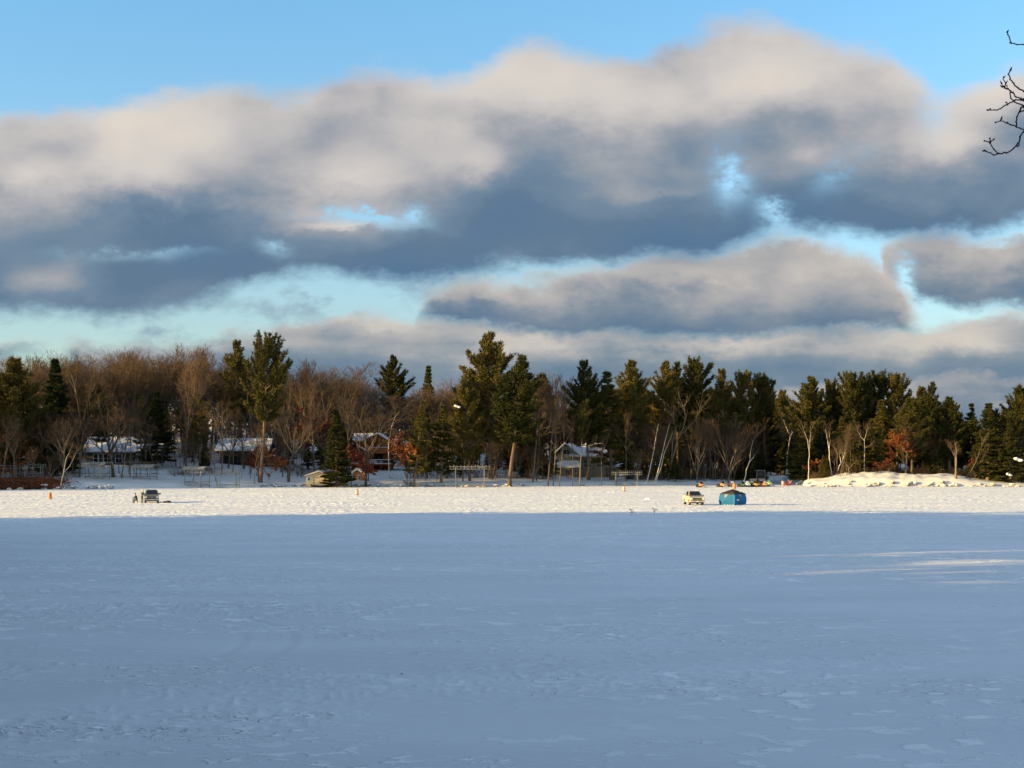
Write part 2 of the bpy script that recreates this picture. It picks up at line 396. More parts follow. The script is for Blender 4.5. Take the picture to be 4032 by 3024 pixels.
def layer(col, top, bot, et, eb, stops, holes=(), glow=(), rel=3.2, bk=.35, op=1.0, sh=0.0, sk=0.0):
    T = n.curve(a, top); B = n.curve(a, bot)
    al = n.m('MULTIPLY', n.ss(n.m('SUBTRACT', b, T), -et, et), n.ss(n.m('SUBTRACT', B, b), -eb, eb))
    al = n.m('MULTIPLY', al, n.ss(n.m('SUBTRACT', B, T), .004, .075))
    for h in holes:
        hs = h[5]
        g = n.m('MULTIPLY', n.gauss(a, b, *h[:5]), hs)
        g = n.m('MULTIPLY', g, n.m('ADD', n.m('MULTIPLY_ADD', w3, 5.0, 1.0), n.m('ADD', n.m('MULTIPLY', w2, 2.5), n.m('MULTIPLY', w4, 2.5))), clamp=True)
        al = n.m('MULTIPLY', al, n.m('SUBTRACT', 1.0, g, clamp=True))
    t = n.m('DIVIDE', n.m('SUBTRACT', b, T), n.m('MAXIMUM', n.m('SUBTRACT', B, T), .03))
    t = n.m('SUBTRACT', t, n.m('MULTIPLY', relief, rel)); t = n.m('SUBTRACT', t, n.m('MULTIPLY', lobe, rel * .5)); t = n.m('MULTIPLY_ADD', big, bk, t)
    for g in glow:
        t = n.m('SUBTRACT', t, n.m('MULTIPLY', n.gauss(a, b, *g[:4]), g[4]))
    t = n.m('MULTIPLY_ADD', w3, .26, t)
    if sk: t = n.m('MULTIPLY_ADD', bigs, sk, t)
    t = n.m('MULTIPLY_ADD', t, 1 / 1.55, (.35 + sh) / 1.55)
    if op < 1: al = n.m('MULTIPLY', al, op)
    al = n.m('MULTIPLY', al, front)
    return n.mix(al, col, ramp(t, stops))
col = sky.outputs[0]
tint = wt.nodes.new('ShaderNodeMix'); tint.data_type = 'RGBA'; tint.blend_type = 'MULTIPLY'; tint.inputs['Factor'].default_value = 1
wt.links.new(col, tint.inputs['A']); wt.links.new(ramp(n.m('MULTIPLY', tz, 1.0), [(0, (.60, .66, .74, 1)), (.10, (.66, .74, .82, 1)), (.20, (.80, .96, 1.04, 1)), (.32, (.74, 1.06, 1.18, 1)), (.60, (1.52, 1.34, 1.22, 1)), (1, (1.56, 1.35, 1.21, 1))]), tint.inputs['B']); col = tint.outputs['Result']
# low banks just above the woods
col = layer(col, [(0, 738), (60, 732), (130, 742), (200, 745), (320, 742), (430, 735), (600, 715), (760, 680), (900, 690), (1050, 705), (1400, 720), (1800, 715), (2000, 700), (2212, 660)],
            [(0, 790), (130, 770), (200, 850), (430, 900), (1000, 940), (1500, 960), (2212, 965)], .020, .03, LOW, rel=.8, bk=.6, sh=.27, sk=1.6, op=.96,
            glow=[(800, 690, 90, 22, .5), (1150, 740, 130, 18, .35), (1560, 745, 160, 16, .35), (2050, 725, 150, 30, .55), (2150, 845, 120, 22, .5)])
col = layer(col, [(0, 960), (1300, 860), (1700, 845), (1900, 828), (2212, 815)], [(0, 990), (2212, 990)], .012, .03, LOW, rel=.8, bk=.5, sh=.25, sk=1.5)
# right-hand and middle cloud
col = layer(col, [(0, 990), (1840, 740), (1875, 580), (1900, 522), (2000, 505), (2100, 520), (2212, 515)], [(0, 992), (1870, 640), (1950, 632), (2050, 650), (2212, 648)], .022, .020, LOW,
            holes=[(1925, 625, 28, 50, .0, 1), ], rel=1.2, bk=.5, sh=.05, sk=.5)
col = layer(col, [(0, 990), (840, 720), (890, 650), (920, 625), (1000, 602), (1100, 606), (1200, 600), (1300, 585), (1400, 562), (1500, 540), (1600, 532), (1680, 518), (1760, 528), (1850, 560), (1920, 620), (1990, 690), (2040, 730), (2212, 990)],
            [(0, 992), (880, 690), (1000, 705), (1150, 722), (1500, 728), (1800, 725), (2000, 715), (2212, 992)], .024, .020, LOW, rel=1.1, bk=.4, sh=.06, sk=.4,
            glow=[(1000, 630, 130, 25, .25), (1500, 590, 130, 22, .3)])
# torn scraps hanging in the bright gap
sc_ = n.m('MULTIPLY', n.m('ADD', n.m('ADD', n.gauss(a0, b0, 720, 640, 330, 60, -.16), n.m('MULTIPLY', n.gauss(a0, b0, 1750, 500, 260, 40), .6)), n.m('MULTIPLY', n.gauss(a0, b0, 330, 710, 90, 30), .8)), n.ss(n.noise(n.vec(tx, n.m('MULTIPLY', tz, 2.0)), 22, 6, .62, 5.5), .47, .66))
col = n.mix(n.m('MULTIPLY', sc_, n.m('MULTIPLY', front, .75), clamp=True), col, srgb(138, 160, 178))
# the great cloud across the view
col = layer(col, [(0, 258), (180, 240), (270, 225), (400, 200), (560, 208), (640, 222), (700, 190), (790, 146), (900, 150), (980, 165), (1070, 128), (1130, 106), (1200, 118), (1320, 128), (1440, 100), (1540, 62), (1620, 58), (1700, 74), (1780, 104), (1900, 112), (1990, 160), (2050, 205), (2110, 190), (2212, 165)],
            [(0, 672), (150, 684), (300, 674), (480, 640), (590, 606), (690, 592), (850, 604), (1000, 592), (1100, 574), (1200, 572), (1400, 556), (1580, 530), (1660, 500), (1760, 496), (1900, 500), (2000, 508), (2212, 486)], .034, .030, LIT,
            holes=[(770, 478, 105, 13, .16, 1), (885, 482, 34, 20, .0, .8), (1570, 385, 36, 50, .0, .85), (1655, 468, 30, 28, .5, .9), (605, 540, 34, 13, .3, .5), (1800, 375, 60, 40, -.5, .28), (2030, 215, 40, 60, .0, .35), (300, 545, 140, 12, -.03, .4)],
            glow=[(245, 290, 70, 60, .22), (400, 385, 200, 55, .34), (760, 370, 90, 70, .34), (560, 320, 90, 50, .14), (1040, 350, 70, 35, .2), (1160, 200, 150, 65, .22), (1340, 240, 120, 50, .16), (1680, 190, 130, 55, .2), (60, 610, 110, 55, .40), (1450, 412, 70, 14, .16), (740, 492, 90, 12, .35), (2090, 290, 90, 50, .2), (30, 365, 70, 28, .26), (1900, 300, 80, 50, .1), (300, 480, 200, 40, -.14), (500, 560, 120, 40, -.2)], rel=1.15, bk=.34, sh=-.025)
bg = wt.nodes.new('ShaderNodeBackground'); bg.inputs['Strength'].default_value = WSTR
wt.links.new(col, bg.inputs['Color'])
wo = wt.nodes.new('ShaderNodeOutputWorld'); wt.links.new(bg.outputs[0], wo.inputs['Surface'])

sl = bpy.data.lights.new('sun', 'SUN'); sl.energy = 5.0; sl.angle = math.radians(.53); sl.color = (1.0, .69, .235)
so = bpy.data.objects.new('sun', sl); C.objects.link(so)
so.rotation_euler = Vector((lx_ * math.cos(SUN_EL), ly_ * math.cos(SUN_EL), -math.sin(SUN_EL))).to_track_quat('-Z', 'Y').to_euler()

cd = bpy.data.cameras.new('camera'); cam = bpy.data.objects.new('camera', cd); C.objects.link(cam)
cam.location = (0, 0, HC); cam.rotation_euler = (pi / 2, 0, 0)
cd.sensor_width = 36; cd.lens = F / 4032 * 36; cd.shift_y = (YH - 1512) / 4032
cd.clip_start = .1; cd.clip_end = 20000
bpy.context.scene.camera = cam
sc = bpy.context.scene
sc.view_settings.view_transform = 'Standard'; sc.view_settings.look = 'None'; sc.view_settings.exposure = EXPO; sc.view_settings.gamma = 1
sc.cycles.max_bounces = 5; sc.cycles.diffuse_bounces = 3; sc.cycles.caustics_reflective = False; sc.cycles.caustics_refractive = False
# ------------------------------------------------------------------ terrain
_sp = [-3000, -1400, -700, 0, 250, 500, 900, 1300, 2000, 2400, 2700, 2950, 3000, 3040, 3085, 3125, 3200, 3900, 4032, 7000]
_sd = [225, 250, 264, 276, 279, 288, 300, 303, 305, 317, 323, 328, 345, 430, 430, 335, 306, 306, 308, 310]
_lp = [-3000, 0, 600, 850, 1150, 1500, 2000, 2400, 2800, 3050, 3300, 4032, 7000]
_lv = [.06, .06, .085, .095, .075, .062, .045, .030, .022, .006, .030, .018, .02]
def shore(px): return np.interp(px, _sp, _sd)
def ground(X, D):
    X = np.asarray(X, float); D = np.asarray(D, float)
    px = 2016 + F * X / np.maximum(D, 1)
    d = D - shore(px); dp = np.maximum(d, 0)
    low = np.where((px > 2980) & (px < 3160), .25, 1.0)
    z = .75 * low * sm(d / 3.0) + np.interp(px, _lp, _lv) * (np.minimum(dp, 120) + .45 * np.maximum(dp - 120, 0))
    mn = 1 + .55 * fbm(X / 7 + 3, D / 5, 4) + .25 * fbm(X / 2.2, D / 2.2, 3)
    z = z + 1.85 * mn * np.exp(-(np.abs(px - 3460) / np.where(px < 3460, 235, 205)) ** 2.2) * (.62 * sm(d / 3.0) + .38 * sm((d - 3.5) / 5)) * np.exp(-np.maximum(d - 9, 0) ** 2 / 400)
    z = z + 1.2 * mn * np.exp(-((px - 3740) / 120) ** 2) * sm(d / 4) * np.exp(-np.maximum(d - 8, 0) ** 2 / 300)
    z = z + sm(d / 4) * (.22 * fbm(X / 6, D / 6, 4) + .5 * fbm(X / 30, D / 30, 3) * sm(d / 30))
    return np.where(d < 0, -.35 + .35 * sm((d + 2) / 2.0), z)
def gz(X, D): return float(ground(X, D))

def grid_mesh(name, X, Y, Z, m):
    nr, nc = X.shape
    V = np.stack([X, Y, Z], -1).reshape(-1, 3)
    i = (np.arange(nr - 1)[:, None] * nc + np.arange(nc - 1)[None]).ravel()
    Q = np.stack([i, i + 1, i + nc + 1, i + nc], 1)
    return mesh_np(name, V, Q, m, True)

pxs = np.arange(-1600, 5700, 9.0)
ds = np.concatenate([np.arange(-4, 30, .55), np.arange(30, 130, 2.2), np.geomspace(130, 1500, 40)])
PX, DD = np.meshgrid(pxs, ds); DD = DD + shore(PX)
XX = (PX - 2016) / F * DD
o = link('shore_ground', grid_mesh('shore_ground', XX, DD, ground(XX, DD), M['snow2'])); tag(o, kind='structure')

# ---- the frozen lake: wind drifts, trampled patches, sastrugi, a few old tracks
def lake_h(X, D):
    z = .045 * fbm(X / 26, D / 18, 3) + .014 * fbm(X / 5, D / 2.6, 3)
    rot = .16
    U = X * math.cos(rot) + D * math.sin(rot); W = -X * math.sin(rot) + D * math.cos(rot)
    patch = sm((fbm(X / 15 + 4, D / 9 + 2, 4) + .05) / .30)
    far = sm((D - 55) / 60)
    sas = np.maximum(0, 1 - np.abs(gnoise(U / .62, W / .42)) * 2.6)
    sas2 = np.maximum(0, 1 - np.abs(gnoise(U / 2.4 + 7, W / .62 + 3)) * 3.0)
    z = z + patch * (1 - .4 * far) * (.030 * sas) + (.25 + .75 * patch) * (.25 + .75 * far) * .075 * sas2
    lit = sm((D - 118) / 40)
    chop = fbm(X / .6, D / 1.0, 3); lump = np.maximum(0, fbm(X / 1.6 + 9, D / 2.4, 3))
    mk = .18 + .82 * sm((fbm(X / 16, D / 14, 3) + .10) / .4)
    z = z + lit * mk * (.105 * chop + .06 * lump)
    z = z + lit * .07 * np.maximum(0, 1 - np.abs(fbm(X / 40 + 3, D / 5.5, 2)) * 6)
    # old drifted wheel tracks in the near snow, and a turning loop
    for k, (c0, s0) in enumerate(((33.0, .16), (36.6, .17), (40.5, .2))):
        yy = c0 + s0 * (X + 14) + .5 * np.sin(X / 4.0 + k)
        z = z + .055 * np.exp(-((D - yy) / .55) ** 2) - .045 * np.exp(-((D - yy - 1.0) / .5) ** 2)
    rr = np.hypot(X + 18.5, (D - 48) * .9)
    for r0 in (9.2, 10.9):
        z = z - .014 * np.exp(-((rr - r0) / .22) ** 2) * sm((X + 12) / 2) * sm((60 - D) / 4) * sm((D - 44) / 4)
        z = z + .010 * np.exp(-((rr - r0 - .4) / .2) ** 2) * sm((X + 12) / 2) * sm((60 - D) / 4) * sm((D - 44) / 4)
    for yy, am in ((88, .10), (92, .07), (84.5, .07), (97, .05)):         # raised drift ridges towards the right
        z = z + am * sm((X - 2) / 14) * np.exp(-((D - yy - .10 * X + .8 * np.sin(X / 5)) / .9) ** 2) * (.6 + .8 * gnoise(X / 1.7, D / 1.3))
    return z
rows = [14.0]
while rows[-1] < 352:
    D_ = rows[-1]
    rows.append(D_ + (max(.07, D_ * .0032) if D_ < 120 else .33))
rows = np.array(rows); cols = np.concatenate([np.arange(-5000, -500, 40.0), np.arange(-500, 4560, 4.6), np.arange(4560, 9000, 40.0)])
PX, DD = np.meshgrid(cols, rows); XX = (PX - 2016) / F * DD
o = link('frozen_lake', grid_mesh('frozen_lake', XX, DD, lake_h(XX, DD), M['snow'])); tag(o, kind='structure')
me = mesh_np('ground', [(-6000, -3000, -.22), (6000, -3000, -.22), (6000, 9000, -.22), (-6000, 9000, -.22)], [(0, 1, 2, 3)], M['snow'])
tag(link('ground', me), kind='structure')

# ---- the near shore: a bank under our feet and a wooded point out of the frame on the left, whose shadow lies on the ice
_ex = [-420, -300, -240, -199, -174, -149, -119, -86, -70, -56, -45]
_ey = [60, 75, 82, 92, 105, 119, 122.5, 126.5, 118, 100, 80]
def inland(X, D):
    side = (-.36 * D - 15 - X) * .94
    return np.minimum(side, np.interp(X, _ex, _ey) - D)
def near_z(X, D):
    q_ = inland(X, D); z1 = 8.0 * sm(q_ / 26) + 5.0 * sm((q_ - 15) / 40); z2 = 4.75 * sm((20 - D) / 17)
    z = np.maximum(z1, z2)
    return np.where(z < .02, -.5, z + .12 * fbm(X / 5, D / 5, 3))
XX, DD = np.meshgrid(np.linspace(-420, 160, 230), np.linspace(-220, 140, 190))
tag(link('near_shore', grid_mesh('near_shore', XX, DD, near_z(XX, DD), M['snow2'])), kind='structure')
# ------------------------------------------------------------------ tree makers (all about 25 m tall, base at the origin)
def unit(v): return v / max(np.linalg.norm(v), 1e-9)

def trunk_segs(H, r0, rg, wob=.25, n=14, top=.02):
    pts = []; off = np.zeros(2)
    for i in range(n + 1):
        t = i / n
        if i: off = off + rg.normal(size=2) * wob * H / 25 / n * 3
        pts.append(np.array([off[0], off[1], H * t - (.4 if i == 0 else 0)]))
    segs = []
    for i in range(n):
        ra = r0 * ((1 - i / n) ** .85) + top; rb = r0 * ((1 - (i + 1) / n) ** .85) + top
        if i == 0: ra *= 1.35
        segs.append([*pts[i], *pts[i + 1], ra, rb])
    return segs, pts

def at_h(pts, H, z):
    f = min(max(z / H, 0), .999) * (len(pts) - 1); i = int(f); return pts[i] + (pts[i + 1] - pts[i]) * (f - i)

def conifer(seed, H=25.0, Rm=5.0, z0=.25, env=None, low=0.0, topang=40.0, curl=.25, droop=0.0, whorls=24, per=5, tuft=(.45, .85), wid=.13, cards=9, gap=.12, dead=True, sub=5, bare_w=0.0):
    rg = np.random.default_rng(seed)
    tseg, pts = trunk_segs(H, .012 * H + .06, rg)
    segs = list(tseg); bseg = []; Pc = []; Dc = []; Lc = []
    for w in range(whorls):
        t = (w + rg.uniform(-.35, .35)) / (whorls - 1); t = min(max(t, 0), 1)
        z = H * (z0 + (1 - z0) * t ** .92) * .985
        base = at_h(pts, H, z); e = env(t)
        nb = max(2, int(per + rg.integers(-1, 2)))
        az0 = rg.uniform(0, 2 * pi)
        for k in range(nb):
            if rg.random() < gap: continue
            az = az0 + 2 * pi * k / nb + rg.normal() * .3
            L = Rm * e * rg.uniform(.62, 1.18)
            if L < .25: L = .25
            el = math.radians(low + (topang - low) * t ** 1.5 + rg.normal() * 7)
            d = np.array([math.cos(az) * math.cos(el), math.sin(az) * math.cos(el), math.sin(el)])
            def bp(s): return base + d * L * s + np.array([0, 0, 1.]) * L * (curl * s * s - droop * s)
            ns = 4; prev = base
            for i in range(1, ns + 1):
                q = bp(i / ns); r = (.016 * L + .02)
                bseg.append([*prev, *q, r * (1 - (i - 1) / ns) + .012, r * (1 - i / ns) + .010]); prev = q
            m = max(2, int(sub * (L / Rm + .3)))
            for s in np.linspace(.30 + bare_w, 1.0, m + 2):
                q = bp(s); tang = unit(bp(min(s + .05, 1.05)) - bp(s - .05))
                for sd in (-1, 1, 0):
                    if sd == 0:
                        dd = tang; l2 = .16 * L + .3
                    else:
                        side = np.cross(tang, [0, 0, 1.]); dd = unit(tang * .75 + side * sd * rg.uniform(.5, 1.0) + np.array([0, 0, rg.uniform(-.1, .35) - droop * .5]))
                        l2 = (.30 * L * (1.15 - s * .7) + .25) * rg.uniform(.6, 1.2)
                    nt = max(1, int(l2 / .42 + .5))
                    for u in (np.arange(nt) + rg.random()) / nt:
                        Pc.append(q + dd * l2 * u + rg.normal(size=3) * .06); Dc.append(dd)
    Pc = np.array(Pc); Dc = np.array(Dc)
    P = np.repeat(Pc, cards, 0); D = np.repeat(Dc, cards, 0) * .8 + rg.normal(size=(len(Pc) * cards, 3)) * .62
    D[:, 2] += .38 - droop * 1.1
    D /= np.linalg.norm(D, axis=1, keepdims=True)
    n = len(P)
    bl = blades(P, D, rg.uniform(*tuft, n), wid * rg.uniform(.7, 1.4, n), rg)
    if dead:                                          # dead lower limbs
        for k in range(7):
            z = H * rg.uniform(.12, z0 + .03); az = rg.uniform(0, 2 * pi); L = rg.uniform(.6, 2.2)
            b_ = at_h(pts, H, z); e_ = b_ + np.array([math.cos(az) * L, math.sin(az) * L, rg.uniform(-.4, .3)])
            bseg.append([*b_, *e_, .035, .012])
    tv = tubes(segs, 8); bv = tubes(bseg, 4)
    return tv, cat_mesh([bv]), bl

def sub_mesh(name, parts, mats):
    V, Q = cat_mesh([p for p, _ in parts]); me = mesh_np(name, V, Q)
    for m in mats: me.materials.append(m)
    idx = np.concatenate([np.full(len(p[1]), i, np.int32) for p, i in parts])
    if len(idx) == len(me.polygons): me.polygons.foreach_set('material_index', idx)
    return me

def make_conifer(name, seed, leaf, **kw):
    tv, bv, bl = conifer(seed, **kw)
    tm = mesh_np('trunk', *tv, M['pinebark'], True)
    cm = sub_mesh('crown', [(bv, 0), (bl, 1)], [M['pinebark'], leaf])
    return tm, cm, kw.get('H', 25.0)

def grow(p, d, L, r, lev, maxlev, rg, out, spread, up, nkids, wob=.16, tipr=.013):
    n = 4 if lev < 3 else 3
    pts = [p]; dirs = [d]
    for i in range(n):
        d = unit(d + rg.normal(size=3) * wob + np.array([0, 0, up]))
        pts.append(pts[-1] + d * L / n); dirs.append(d)
    re = max(r * .45, tipr)
    for i in range(n):
        out[min(lev, 3)].append([*pts[i], *pts[i + 1], r + (re - r) * i / n, r + (re - r) * (i + 1) / n])
    if lev >= maxlev: return
    k = nkids[lev] + int(rg.integers(-1, 2))
    for j in range(max(2, k)):
        f = rg.uniform(.35 if lev else .55, 1.0) if j else 1.0
        i = min(int(f * n), n - 1); q = pts[i] + (pts[i + 1] - pts[i]) * (f * n - i)
        dd = dirs[i + 1]
        a = rg.normal(size=3); a = unit(a - dd * np.dot(a, dd))
        ang = rg.uniform(.35, .95) * spread * (1.0 if j else .5)
        nd = unit(dd * math.cos(ang) + a * math.sin(ang))
        rr = (r + (re - r) * f)
        grow(q, nd, L * rg.uniform(.50, .78) * (1.05 - .35 * (f if lev else 0)), max(rr * rg.uniform(.5, .72), tipr), lev + 1, maxlev, rg, out, spread, up, nkids, wob, tipr)

def bare(seed, H=25.0, frac=.36, spread=.95, up=.07, nkids=(8, 5, 6, 5), r0=.30, maxlev=4, tipr=.017, path=None):
    rg = np.random.default_rng(seed); out = [[], [], [], []]
    if path is None:
        L = H * frac; p = np.zeros(3); p[2] = -.4; d = unit(np.array([rg.normal() * .05, rg.normal() * .05, 1])); n = 5; pts = [p]
        for i in range(n):
            d = unit(d + rg.normal(size=3) * .05 + np.array([0, 0, .05])); pts.append(pts[-1] + d * (L + .4) / n)
        for i in range(n):
            out[0].append([*pts[i], *pts[i + 1], r0 * (1.3 if i == 0 else 1 - .07 * i), r0 * (1 - .07 * (i + 1))])
        for j in range(nkids[0]):
            f = rg.uniform(.72, 1) if j > 1 else 1.0
            q = pts[0] + (pts[-1] - pts[0]) * f
            az = 2 * pi * j / nkids[0] + rg.normal() * .4; an = rg.uniform(.25, .9) * spread if j else .12
            nd = unit(d * math.cos(an) + np.array([math.cos(az), math.sin(az), 0]) * math.sin(an))
            grow(q, nd, (H - L) * rg.uniform(.40, .58) * (1.15 if j == 0 else 1), r0 * rg.uniform(.36, .58), 1, maxlev, rg, out, spread, up, nkids, .15, tipr)
    return out
def scale_to(out, H):
    """stretch grown limbs so that the tree's top is at H"""
    top = max(s[5] for l in out for s in l); k = H / top
    for l in out:
        for s in l:
            for i in (0, 1, 2, 3, 4, 5): s[i] *= k
    return out
def bare_meshes(out, bark, twig, leaf=None, leaves=0, leafsz=(.22, .4), rg=None, zr=(0, 99), clump=.5):
    tv = tubes(out[0] + out[1], 7)
    tm = mesh_np('trunk', *tv, bark, True)
    parts = [(tubes(out[2], 4), 1)]
    if out[3]: parts.append((tubes(out[3], 3), 0))
    mats = [twig, bark if bark is not M['birch'] else M['bark']]
    if leaf is not None:
        src = np.array([s for s in (out[3] if out[3] else out[2]) if zr[0] <= s[5] <= zr[1]])
        # leaves hang on in clumps: only some boughs keep them
        keep = gnoise(src[:, 3] * .45 + 5, src[:, 5] * .45 + src[:, 4] * .3) > clump - .5
        src = src[keep] if keep.sum() > 20 else src
        i = rg.integers(0, len(src), leaves); f = rg.random(leaves)[:, None]
        Pp = src[i, :3] * (1 - f) + src[i, 3:6] * f + rg.normal(size=(leaves, 3)) * .10
        Dd = rg.normal(size=(leaves, 3)); Dd[:, 2] -= .6; Dd /= np.linalg.norm(Dd, axis=1, keepdims=True)
        parts.append((blades(Pp, Dd, rg.uniform(*leafsz, leaves), rg.uniform(.16, .30, leaves), rg), 2)); mats.append(leaf)
    return tm, sub_mesh('crown', parts, mats)

# envelopes: half-width against height in the crown (0 lowest whorl, 1 tip)
def e_pine(t): return (.55 + .45 * math.sin(pi * min(t * 1.25, 1) * .8 + .3)) * (1 - .72 * max(0, t - .45) / .55)
def e_plume(t): return .62 + .38 * math.sin(pi * t ** .8) - .42 * max(0, t - .75) / .25
def e_spruce(t): return max(.04, (1 - t) ** .85)
def e_hem(t): return max(.05, (1 - t ** 1.6)) * (.8 + .2 * math.sin(t * 21))
def e_flat(t): return .45 + .55 * math.sin(pi * min(1, t * .9)) if t < .93 else .5

PROTO = {}
for i in range(5):
    PROTO[f'pine{i}'] = make_conifer('pine', 100 + i, M['pine'], Rm=(5.2, 4.6, 5.6, 4.8, 5.0)[i], z0=(.20, .34, .26, .42, .30)[i], env=e_pine, low=2, topang=58, curl=.32, whorls=(26, 21, 24, 19, 22)[i], per=5, gap=(.12, .2, .14, .22, .26)[i], tuft=(.5, .95))
for i in range(3):
    PROTO[f'plume{i}'] = make_conifer('plume', 130 + i, M['pine'], Rm=(4.3, 3.8, 4.8)[i], z0=(.52, .60, .45)[i], env=e_plume, low=12, topang=64, curl=.42, whorls=(15, 13, 16)[i], per=5, gap=.14, tuft=(.5, 1.0))
for i in range(4):
    PROTO[f'spruce{i}'] = make_conifer('spruce', 160 + i, M['spruce'], Rm=(4.4, 3.6, 5.0, 4.0)[i], z0=(.05, .08, .06, .12)[i], env=e_spruce, low=-8, topang=38, curl=.20, droop=.12, whorls=(34, 36, 32, 30)[i], per=6, gap=.06, tuft=(.35, .7), wid=.12, dead=False)
for i in range(3):
    PROTO[f'hemlock{i}'] = make_conifer('hemlock', 190 + i, M['pine'], Rm=(4.8, 4.2, 5.2)[i], z0=(.14, .20, .16)[i], env=e_hem, low=14, topang=44, curl=-.10, droop=.10, whorls=(26, 24, 28)[i], per=5, gap=.12, tuft=(.4, .85), bare_w=.1)
for i in range(7):
    kw = [dict(frac=.34, spread=1.0), dict(frac=.45, spread=.75, up=.12), dict(frac=.30, spread=1.1, up=.05), dict(frac=.50, spread=.7, up=.10, nkids=(6, 5, 6, 5)),
          dict(frac=.40, spread=.9), dict(frac=.55, spread=.65, up=.14, nkids=(6, 5, 6, 5)), dict(frac=.38, spread=1.05, up=.03)][i]
    kw['r0'] = (.30, .26, .34, .22, .27, .20, .30)[i]
    o_ = scale_to(bare(200 + i, **kw), 25.0)
    PROTO[f'bare{i}'] = (*bare_meshes(o_, M['bark'], M['twig']), 25.0)
for i in range(2):                                     # low many-stemmed trees
    o_ = scale_to(bare(230 + i, H=25, frac=.14, spread=.62, up=.10, nkids=(9, 5, 5, 4), r0=.34, tipr=.020), 25.0)
    PROTO[f'multi{i}'] = (*bare_meshes(o_, M['bark'], M['twig']), 25.0)
for nm, lf, s_, cl in (('orange', M['orange'], 240, .55), ('red', M['red'], 241, .5), ('orange_b', M['orange'], 243, .45)):
    o_ = scale_to(bare(s_, H=12, frac=.16, spread=1.0, up=.03, nkids=(7, 4, 4, 3), r0=.13, tipr=.009), 12.0)
    rg_ = np.random.default_rng(s_)
    PROTO[nm] = (*bare_meshes(o_, M['bark'], M['twig'], lf, 5200 if nm != 'orange_b' else 3000, rg=rg_, clump=cl), 12.0)

COUNT = {}
def plant(kind, px, D, top, w=1.0, lean=0.0, rz=None, label=None, cat='tree', name=None, group=None, depth_lean=0.0):
    """a tree whose foot stands on the ground at bearing px and depth D and whose tip reaches the sight line 'top'"""
    tm, cm, H = PROTO[kind]
    X = wx(px, D); z = gz(X, D); s = max((wz(top, D) - z), 1.0) / H / max(.5, math.cos(math.radians(lean)))
    nm = name or {'pin': 'pine_tree', 'plu': 'pine_tree', 'spr': 'spruce_tree', 'hem': 'hemlock_tree', 'bar': 'bare_tree', 'mul': 'bare_tree', 'ora': 'oak_tree', 'red': 'oak_tree'}[kind[:3]]
    e = thing(nm, label, cat, (X, D, z), 0, group)
    e.rotation_euler = (math.radians(depth_lean), math.radians(lean), R.uniform(0, 2 * pi) if rz is None else rz)
    if lean:
        e.rotation_mode = 'XYZ'; q = Matrix.Rotation(math.radians(lean), 3, 'Y') @ Matrix.Rotation(R.uniform(0, 6.28), 3, 'Z'); e.rotation_euler = q.to_euler()
    ws = s * w * (1.5 if kind[:4] == 'bare' else .95 if kind[:4] == 'plum' else 1.1 if kind[:4] == 'pine' else 1.28)
    e.scale = (ws, ws, s)
    link('trunk', tm, e); link('crown', cm, e)
    return e

def path_tree(paths, D, mat_, twigs, label, name='birch_tree', cat='tree', r=.16, group=None, twl=2.6, seed=0, twn=5, lev=2, side=True):
    """stems drawn as sight-line polylines [(px,py),...] at depth D, with real girth and twigs all round"""
    rg = np.random.default_rng(seed + 900); p0 = paths[0][0]
    X0 = wx(p0[0], D); z0 = gz(X0, D); out = [[], [], [], []]
    for k, path in enumerate(paths):
        dz = rg.uniform(-1.2, 1.2) if k else 0
        P_ = [np.array([wx(x, D) - X0, dz * i / max(1, len(path) - 1), wz(y, D) - z0]) for i, (x, y) in enumerate(path)]
        if k == 0: P_[0][2] = -.3
        fine = []
        for i in range(len(P_) - 1):
            for q in range(3):
                f = q / 3; pt = P_[i] * (1 - f) + P_[i + 1] * f
                if i or q: pt = pt + rg.normal(size=3) * .04
                fine.append(pt)
        fine.append(P_[-1])
        tot = len(fine) - 1; rk = r * .8 * (1 if k == 0 else .62)
        for i in range(tot):
            ra = rk * (1 - .8 * i / tot); rb = rk * (1 - .8 * (i + 1) / tot)
            out[0].append([*fine[i], *fine[i + 1], ra * (1.3 if i == 0 and k == 0 else 1), rb])
        dend = unit(fine[-1] - fine[-2])
        for j in range(twn + 3):
            f = rg.uniform(.45, 1.0) if j > 2 else 1.0
            if not side and j > 2: break
            i = min(int(f * tot), tot - 1); q = fine[i] + (fine[i + 1] - fine[i]) * (f * tot - i)
            dd = unit(fine[i + 1] - fine[i]); a_ = rg.normal(size=3); a_ = unit(a_ - dd * np.dot(a_, dd))
            an = rg.uniform(.3, 1.0) if j else .1
            grow(q, unit(dd * math.cos(an) + a_ * math.sin(an)), twl * rg.uniform(.6, 1.2), max(rk * .28, .03), 4 - lev, 3, rg, out, .9, .06, (4, 4, 4, 4), .18, .011)
    e = thing(name, label, cat, (X0, D, z0), 0, group)
    tm, cm = bare_meshes(out, mat_, twigs)
    link('trunk', tm, e); link('crown', cm, e)
    return e
